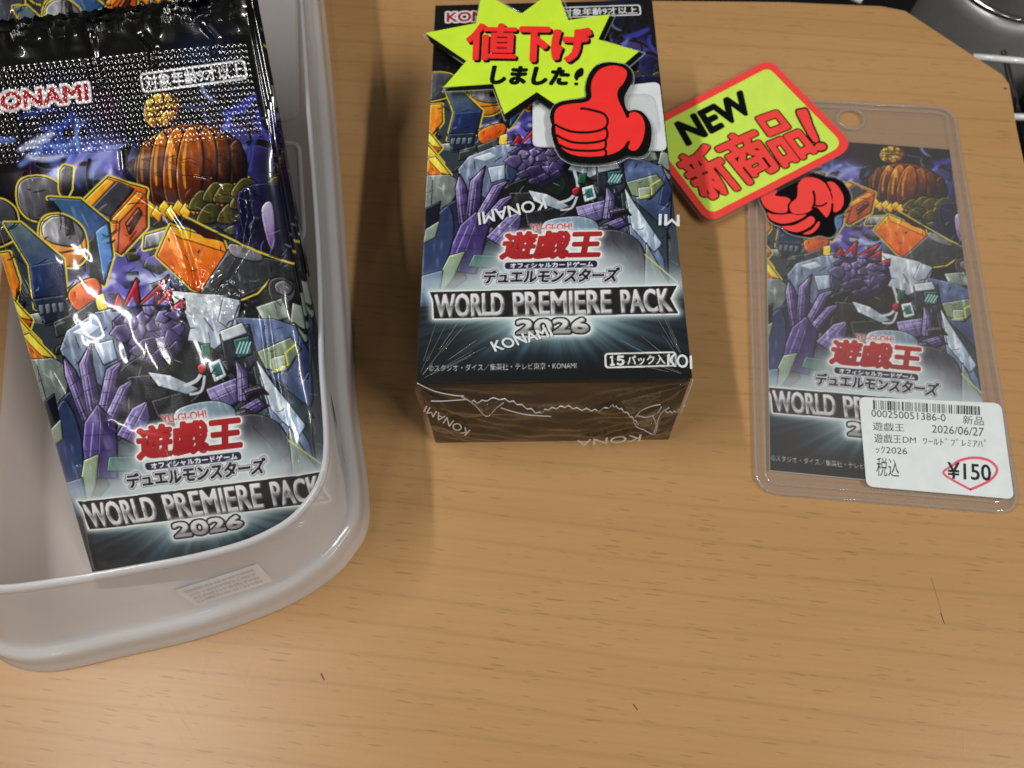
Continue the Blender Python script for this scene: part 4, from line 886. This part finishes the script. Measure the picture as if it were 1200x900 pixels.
for it in [('KONAMI', [(574.5, 401), (643, 382.5), (648, 393), (580.5, 412)]), ('KONAMI', [(641, 244), (561.5, 263.5), (560, 249.5), (637, 231.5)]), ('MI', [(796, 265), (772, 263.5), (772.5, 251), (796, 252)]), ('KO', [(783, 414.5), (806, 416), (806, 431.5), (782, 428.5)]), ('I', [(808.5, 417), (810.5, 417), (811, 432), (809, 432)])]:
    letters('film_print', [it + (.09,)], 0, M_WPRINT, box, BOXL, onfront)
for it in [('KONAMI', [(545, 511), (496, 482.5), (499.5, 475), (551.5, 504)]), ('KONA', [(750, 517), (676, 523), (676, 516), (752, 509)])]:
    letters('film_print', [it], 0, M_WPRINT, box, BOXL, lambda p: onend(p, 1.8))

# ================================================================== STAR SIGN ON THE BOX
M_YEL = mat('fluorescent_yellow_print', srgb(210, 246, 60), 0.42, 0, .4); M_RED = mat('fluorescent_red_print', srgb(252, 54, 50), 0.42, 0, .4)
M_INK = mat('black_print', srgb(7, 7, 8), 0.4, 0, .4); M_CLEAR = film_mat('clear_acrylic_border', 0.03, (.8, .82, .8), 1.5, 0.05, None, .2, 1.2)
M_EDGE2 = film_mat('clear_acrylic_edge', 0.3, (.9, .92, .9), 1.5, 0.08, None, .3, 1.2)
M_RED2 = mat('coral_red_print', srgb(255, 76, 70), 0.42, 0, .4); M_YEL2 = mat('yellow_green_print', srgb(214, 248, 96), 0.42, 0, .4)
ZS = BOX_H + 3.2
sl_ = P((630, 80), BOX_H + .6); SL = (sl_[0], sl_[1], BOX_H + .6)
z1 = lambda px, f, x, y: [(x + a / f, y + b / f) for a, b in px]
star = [(498.7, 39), (558, 27.5), (564.6, -9), (610.8, 16.7), (651.5, -13.5), (665.8, 24), (715, 17), (701, 46.5), (748.5, 60.5), (728, 78), (700, 110), (650, 122), (629, 108), (591, 134), (578, 98.5), (520, 102.5), (546.7, 71.7)]
hand_k = z1([(445, 355), (440, 290), (455, 215), (490, 150), (540, 105), (620, 88), (700, 95), (755, 112), (800, 165), (802, 240), (768, 310), (745, 360), (752, 430), (775, 468), (820, 460), (880, 475), (930, 530), (955, 600), (955, 690), (940, 760), (900, 810), (840, 825), (770, 815), (700, 850), (600, 875), (450, 880), (330, 865), (250, 820), (212, 760), (188, 700), (172, 620), (178, 580), (163, 520), (180, 450), (230, 402), (330, 380), (420, 373)], 6.667, 620, 60)
hand_r = z1([(488, 350), (484, 280), (500, 210), (550, 145), (630, 113), (700, 117), (750, 140), (765, 180), (740, 245), (703, 290), (688, 340), (705, 400), (745, 475), (768, 520), (783, 512), (782, 490), (815, 474), (860, 490), (893, 530), (905, 600), (892, 680), (862, 745), (828, 776), (790, 770), (770, 742), (778, 708), (766, 706), (735, 752), (680, 790), (612, 812), (520, 822), (400, 820), (320, 800), (270, 770), (240, 735), (225, 690), (210, 640), (206, 590), (197, 520), (208, 465), (248, 428), (330, 410), (420, 402), (470, 385)], 6.667, 620, 60)
strokes = [[(400, 452), (425, 447), (520, 467), (588, 492), (614, 545), (588, 602), (480, 632), (350, 630), (260, 602), (203, 572)], [(602, 600), (613, 648), (590, 692), (480, 715), (350, 712), (260, 680), (212, 652)], [(597, 690), (600, 732), (578, 766), (480, 778), (350, 772), (285, 755), (236, 730)], [(588, 765), (604, 790), (596, 818)], [(735, 440), (757, 485), (770, 515)], [(782, 702), (768, 738), (750, 770)]]
st = empty('price_cut_sign', SL, 'yellow starburst price sign with a red thumbs up on the black card box', 'sign')
def world2(px, z): return [P(p, z)[:2] for p in px]
clear_o = grow(np.array(star, float), 3.0) + np.array([2.0, 3.2])
# clear acrylic sheets the print is laminated in
slab('clear_sheet', [world2(clear_o, ZS)], ZS - .7, ZS - .1, M_CLEAR, st, SL, bevel=.15)
hand_cl = grow(smooth_loop(hand_k, 4), 1.6) + np.array([.6, 1.2])
slab('clear_sheet', [world2(hand_cl, ZS)], ZS - .02, ZS + .5, M_CLEAR, st, SL)
tubes('sheet_edge', [[P(p, ZS - .3) for p in round_poly(clear_o, .6, 2)]], .16, M_EDGE2, st, SL, 6, True)
tubes('sheet_edge', [[P(p, ZS + .3) for p in hand_cl]], .16, M_EDGE2, st, SL, 6, True)
sd = np.array([4.6, 5.4]) 
for q in [[(700, 46.5), (714.5, 18), (720, 20), (707, 48)], [(748.5, 60.5), (753, 63.5), (736, 79), (728, 78)], [(629, 108), (651, 122), (645, 128), (629.5, 117), (594, 142), (591, 134)], [(525, 103), (577.5, 98.8), (578, 104), (524, 106.5), (523, 104)], [(499.5, 40), (547, 70.8), (545, 73.5), (520, 60), (505, 50)]]: ink('star_shadow', [q], ZS - .04, M_INK, st, SL)
slab('starburst', [world2(star, ZS)], ZS - .01, ZS + .12, M_YEL, st, SL)
NG = [(546.5, 26.5), (618.5, 28), (608, 71.5), (547, 69)]
for ch, q, bo in [('値', [(548.5, 28), (605, 28.5), (603, 70), (546.5, 69)], .42), ('下', [(611, 32.5), (643, 33), (641, 71), (609.5, 70.5)], .72), ('げ', [(649.5, 33.5), (692, 34), (687, 71.5), (647.5, 70.5)], .72)]:
    letters('lettering', [(ch, [(p[0] + 2.4, p[1] + 2.6) for p in q], bo + .1)], ZS + .18, M_INK, st, SL)
    letters('lettering', [(ch, q, bo)], ZS + .26, M_RED, st, SL)
letters('lettering', [('しました', [(576.5, 77.5), (667.5, 80), (664.5, 99.5), (575.5, 97.5)], .46, .12)], ZS + .2, M_INK, st, SL)
ink('exclamation', [smooth_loop(z1([(360, 222), (352, 190), (372, 150), (412, 128), (428, 150), (420, 190), (392, 205), (378, 228)], 6.667, 620, 60), 4), smooth_loop(z1([(352, 250), (370, 243), (386, 252), (378, 266), (358, 266)], 6.667, 620, 60), 4)], ZS + .2, M_INK, st, SL)
slab('hand_outline', [world2(smooth_loop(hand_k, 4), ZS + .5)], ZS + .5, ZS + .62, M_INK, st, SL)
hd = ink('hand', [smooth_loop(hand_r, 5)], ZS + .68, M_RED, st, SL)
for q in strokes: ink('hand_line', [ribbon(smooth_loop(z1(q, 6.667, 620, 60), 6, False), 2.7)], ZS + .74, M_INK, hd, SL)
# white sticky mount between sign and box
M_WPLAS = mat('white_plastic_card', srgb(226, 232, 236), 0.35, 0, .5, .2)
mt_ = empty('sticker_mount', SL, 'white rounded mounting card under the red thumb on the black card box', 'mount')
quad = [(623, 118), (776, 94.5), (782.5, 176), (624, 171)]
quad = [(624, 112), (773, 95), (782, 176), (624, 171)]
slab('mount_card', [round_poly(world2(quad, BOX_H + 1.3), 2.2)], BOX_H + .75, BOX_H + 1.3, M_WPLAS, mt_, SL, bevel=.2)
cc = P((735, 140), BOX_H)[:2]
slab('clear_tab', [round_poly([cc + np.array(d) for d in [(-10, -8), (9, -8), (9, 8), (-10, 8)]], 4)], BOX_H + 1.34, ZS - .75, M_CLEAR, mt_, SL, bevel=.5)

# ================================================================== CLEAR SLEEVE WITH CARD
SC = np.array([115.92, 142.51]); SY = -0.1576; SWD, SLN = 74.6, 151.5
def SWp(x, y): c, s = math.cos(SY), math.sin(SY); return SC + np.array([x * c - y * s, x * s + y * c])
SLV = (SC[0], SC[1], 0.0)
slv = empty('clear_sleeve', SLV, 'clear hard plastic hanging sleeve with a punched hole, at the right of the table', 'sleeve')
M_SLV = film_mat('clear_vinyl', 0.048, (.80, .76, .74), 1.5, 0.05, (2.2, .22), .1, 1.3)
M_BEAD = film_mat('clear_vinyl_bead', 0.15, (.85, .82, .80), 1.6, 0.04, None, .2, 1.8)
outl = round_poly([SWp(a, b) for a, b in [(-SWD / 2, SLN / 2), (SWD / 2, SLN / 2), (SWD / 2, -SLN / 2), (-SWD / 2, -SLN / 2)]], 7.5, 8)
hp = P((997.5, 138.5), 1.5)[:2]; hole = np.array([hp + np.array([4.1 * math.cos(a) * 1.0, 3.9 * math.sin(a)]) for a in np.linspace(0, 2 * math.pi, 33)[:-1]])
slab('back_sheet', [outl, hole], .1, .5, M_SLV, slv, SLV)
slab('front_sheet', [grow(outl, -.4), hole], 1.5, 1.75, M_SLV, slv, SLV)
tubes('welded_edge', [[(a[0], a[1], 1.0) for a in grow(outl, -.8)]], .5, M_BEAD, slv, SLV, 8, True)
tubes('welded_edge', [[(a[0], a[1], 1.25) for a in grow(outl, -3.4)]], .32, M_BEAD, slv, SLV, 8, True)
tubes('hole_rim', [[(a[0], a[1], 1.1) for a in (hole - hp) * 1.15 + hp]], .5, M_BEAD, slv, SLV, 8, True)
# card inside
CA, COFF = -0.1776, 94.254 + 213.328j
rr0 = int(np.argmax(GV > 9.6)); rr1 = int(np.argmax(GV > 135.9)); c0 = int(np.argmax(GU > 2.6)); c1 = int(np.argmax(GU > 66.2))
Uc, Vc = np.meshgrid(GU[c0:c1], GV[rr0:rr1]); Zc = .9928 * np.exp(1j * CA) * (Uc - 1j * Vc) + COFF
cc0 = (SC[0], SC[1], .6)
pos = np.stack([Zc.real - cc0[0], Zc.imag - cc0[1], np.full(Uc.shape, 1.15 - .6) + .25 * np.sin((Uc - 2) / 64 * math.pi)], -1) * MM
cd = empty('picture_card', cc0, 'printed picture card inside the clear sleeve', 'card')
put('printed_front', grid_mesh('printed_front', pos, COL_CARD[rr0:rr1, c0:c1]), M_PRINT, cd)
b = [(.9928 * np.exp(1j * CA) * (u - 1j * v) + COFF) for u, v in [(2.6, 9.6), (66.15, 9.6), (66.15, 135.85), (2.6, 135.85)]]
slab('card_stock', [[(q.real, q.imag) for q in b]], .62, 1.08, mat('white_card_stock', srgb(214, 214, 210), .6), cd, cc0)

# price tag
ZT = 1.95
tl = P((1098, 524), ZT); TLo = (tl[0], tl[1], ZT)
tg = empty('price_tag', TLo, 'white price sticker with barcode and a price circled in red on the clear sleeve', 'price sticker')
M_TAG = mat('white_thermal_paper', srgb(226, 234, 236), 0.5)
slab('paper', [round_poly(world2([(1006.5, 465), (1173, 472.5), (1188.5, 585), (1015.5, 570)], ZT), 2.2)], ZT - .12, ZT, M_TAG, tg, TLo)
M_TXT = mat('thermal_grey_print', srgb(52, 54, 56), 0.6)
t5 = lambda *q: [(1000 + a / 6, 455 + b / 6) for a, b in q]
letters('print', [('000250051386-0', t5((126, 150), (648, 182), (650, 234), (128, 200)), .0), ('新品', t5((772, 190), (915, 200), (918, 262), (768, 250)), .0), ('遊戯王', t5((136, 234), (356, 250), (360, 305), (138, 296)), 0), ('2026/06/27', t5((553, 258), (918, 278), (915, 338), (553, 312)), 0),
                  ('遊戯王DM', t5((146, 316), (440, 336), (440, 390), (148, 382)), 0), ('ﾜｰﾙﾄﾞﾌﾟﾚﾐｱﾊﾟ', t5((490, 344), (932, 362), (930, 418), (490, 394)), 0), ('ｯｸ2026', t5((156, 402), (378, 414), (378, 468), (158, 456)), 0), ('税込', t5((164, 484), (322, 500), (322, 628), (160, 616)), 0)], ZT + .03, M_TXT, tg, TLo)
M_TXT2 = mat('price_black_print', srgb(22, 22, 24), .6)
letters('price', [('¥150', t5((664, 520), (962, 534), (970, 650), (664, 634)), .10)], ZT + .05, M_TXT2, tg, TLo)
M_PEN = mat('pink_red_pen', srgb(226, 92, 112), .6)
ink('pen_ring', [ribbon(smooth_loop(t5((690, 548), (740, 512), (810, 492), (880, 490), (950, 506), (1000, 545), (1010, 580), (985, 625), (930, 665), (820, 714)), 6, False), 3.1), ribbon(smooth_loop(t5((825, 714), (740, 668), (660, 622), (636, 600), (640, 580), (692, 546)), 6, False), 2.6)], ZT + .03, M_PEN, tg, TLo)
bars = []; x = 138; r_ = random.Random(5)
while x < 896:
    wd = r_.choice([4, 5, 5, 9, 13]); t0 = (x - 138) / 758; t1 = (x + wd - 138) / 758
    A_, B_ = np.array([138, 82.]), np.array([896, 128.]); C_, D_ = np.array([140, 148.]), np.array([898, 190.])
    q = [A_ + (B_ - A_) * t0, A_ + (B_ - A_) * t1, C_ + (D_ - C_) * t1, C_ + (D_ - C_) * t0]; bars.append(t5(*q)); x += wd + r_.choice([4, 5, 6, 10, 14])
ink('barcode', bars, ZT + .03, M_TXT, tg, TLo)

# ================================================================== NEW-ITEM SIGN
ZN = 4.2
nl = P((890, 170), ZN); NL = (nl[0], nl[1], 2.0)
ns = empty('new_item_sign', NL, 'yellow and red NEW sign with a red fist over the clear sleeve', 'sign')
z5 = lambda q: [(780 + a / 5.4545, 70 + b / 5.4545) for a, b in q]
plate = [(746, 150.5), (902, 69), (1003, 172), (830, 261.5)]
pl_px = round_poly(plate, [9, 17, 17, 19], 8)
fist_k = [(870 + a / 8.571, 190 + b / 8.571) for a, b in [(178, 350), (195, 420), (240, 500), (262, 565), (320, 612), (395, 640), (450, 690), (520, 722), (600, 737), (700, 747), (780, 728), (850, 747), (910, 735), (942, 680), (925, 620), (930, 545), (1000, 512), (1060, 450), (1086, 370), (1062, 280), (1020, 215), (950, 168), (860, 152), (780, 128), (700, 106), (600, 120), (480, 170), (340, 230), (230, 290)]]
fk = smooth_loop(fist_k, 4)
slab('clear_sheet', [world2(grow(fk, 2.0), 3.0)], 2.3, 2.7, M_CLEAR, ns, NL)
tubes('sheet_edge', [[P(p, 2.7) for p in grow(fk, 2.0)]], .14, M_EDGE2, ns, NL, 6, True)
slab('hand_outline', [world2(fk, 2.85)], 2.72, 2.85, M_INK, ns, NL)
f_ = lambda q: [(870 + a / 8.571, 190 + b / 8.571) for a, b in q]
for q in [[(188, 345), (196, 400), (240, 462), (330, 505), (415, 510), (452, 490), (455, 430), (482, 380), (430, 350), (330, 337), (350, 290), (300, 270), (220, 300)], [(560, 225), (610, 165), (680, 150), (760, 168), (830, 215), (885, 290), (905, 345), (903, 410), (890, 480), (840, 560), (780, 500), (732, 450), (700, 475), (640, 510), (560, 522), (500, 508), (474, 460), (488, 410), (545, 360), (555, 290)], [(850, 210), (880, 195), (925, 208), (972, 260), (1012, 335), (1016, 410), (990, 470), (945, 500), (915, 490), (905, 400), (880, 300)], [(253, 505), (300, 522), (400, 528), (480, 518), (560, 532), (640, 524), (600, 562), (500, 602), (400, 617), (310, 592), (265, 550)], [(400, 645), (520, 632), (620, 582), (680, 543), (722, 562), (720, 610), (660, 660), (560, 702), (480, 692), (420, 668)], [(610, 718), (700, 672), (760, 598), (776, 622), (740, 682), (680, 722)]]: hd = ink('hand', [smooth_loop(f_(q), 4)], 2.9, M_RED2, ns, NL)
for q, wd in [([(710, 285), (726, 350), (722, 420), (700, 470)], 2.6), ([(725, 432), (790, 440), (850, 408)], 2.0), ([(905, 415), (902, 460), (885, 530)], 2.6), ([(848, 218), (868, 255), (886, 292)], 2.2), ([(740, 450), (840, 562)], 1.2)]: ink('hand_line', [ribbon(smooth_loop(f_(q), 6, False), wd)], 2.95, M_INK, ns, NL)
slab('clear_border', [world2(grow(pl_px, 3.2), ZN)], ZN - .9, ZN - .2, M_CLEAR, ns, NL, bevel=.15)
slab('sign_plate', [world2(pl_px, ZN)], ZN - .18, ZN - .02, M_RED2, ns, NL)
inner = round_poly(grow(np.array(plate), -8.2), [6, 11, 12, 13], 8)
ink('yellow_field', [inner], ZN + .04, M_YEL2, ns, NL)
letters('lettering', [('NEW', z5([(66, 408), (482, 203), (566, 322), (142, 545)]), .7)], ZN + .1, M_INK, ns, NL)
sq = [[(72, 606), (330, 480), (480, 790), (250, 905)], [(330, 500), (530, 420), (738, 690), (515, 810)], [(560, 392), (740, 322), (958, 592), (765, 690)]]
sq = [[(55, 640), (262, 530), (495, 812), (268, 905)], [(300, 535), (545, 425), (735, 690), (520, 800)], [(552, 385), (742, 318), (962, 588), (760, 685)]]
letters('lettering', [(ch, z5(q), 1.15) for ch, q in zip('新商品', sq)], ZN + .12, M_INK, ns, NL)
letters('lettering', [(ch, z5(q), .66) for ch, q in zip('新商品', sq)], ZN + .22, M_RED2, ns, NL)
ex = [smooth_loop(z5([(838, 335), (870, 318), (905, 322), (940, 420), (978, 512), (945, 522), (890, 440)]), 5), smooth_loop(z5([(952, 556), (975, 532), (1010, 535), (1028, 556), (1010, 578), (972, 578)]), 5)]
ink('exclamation', [grow(q, 2.0) for q in ex], ZN + .12, M_INK, ns, NL); ink('exclamation', ex, ZN + .26, M_RED2, ns, NL)
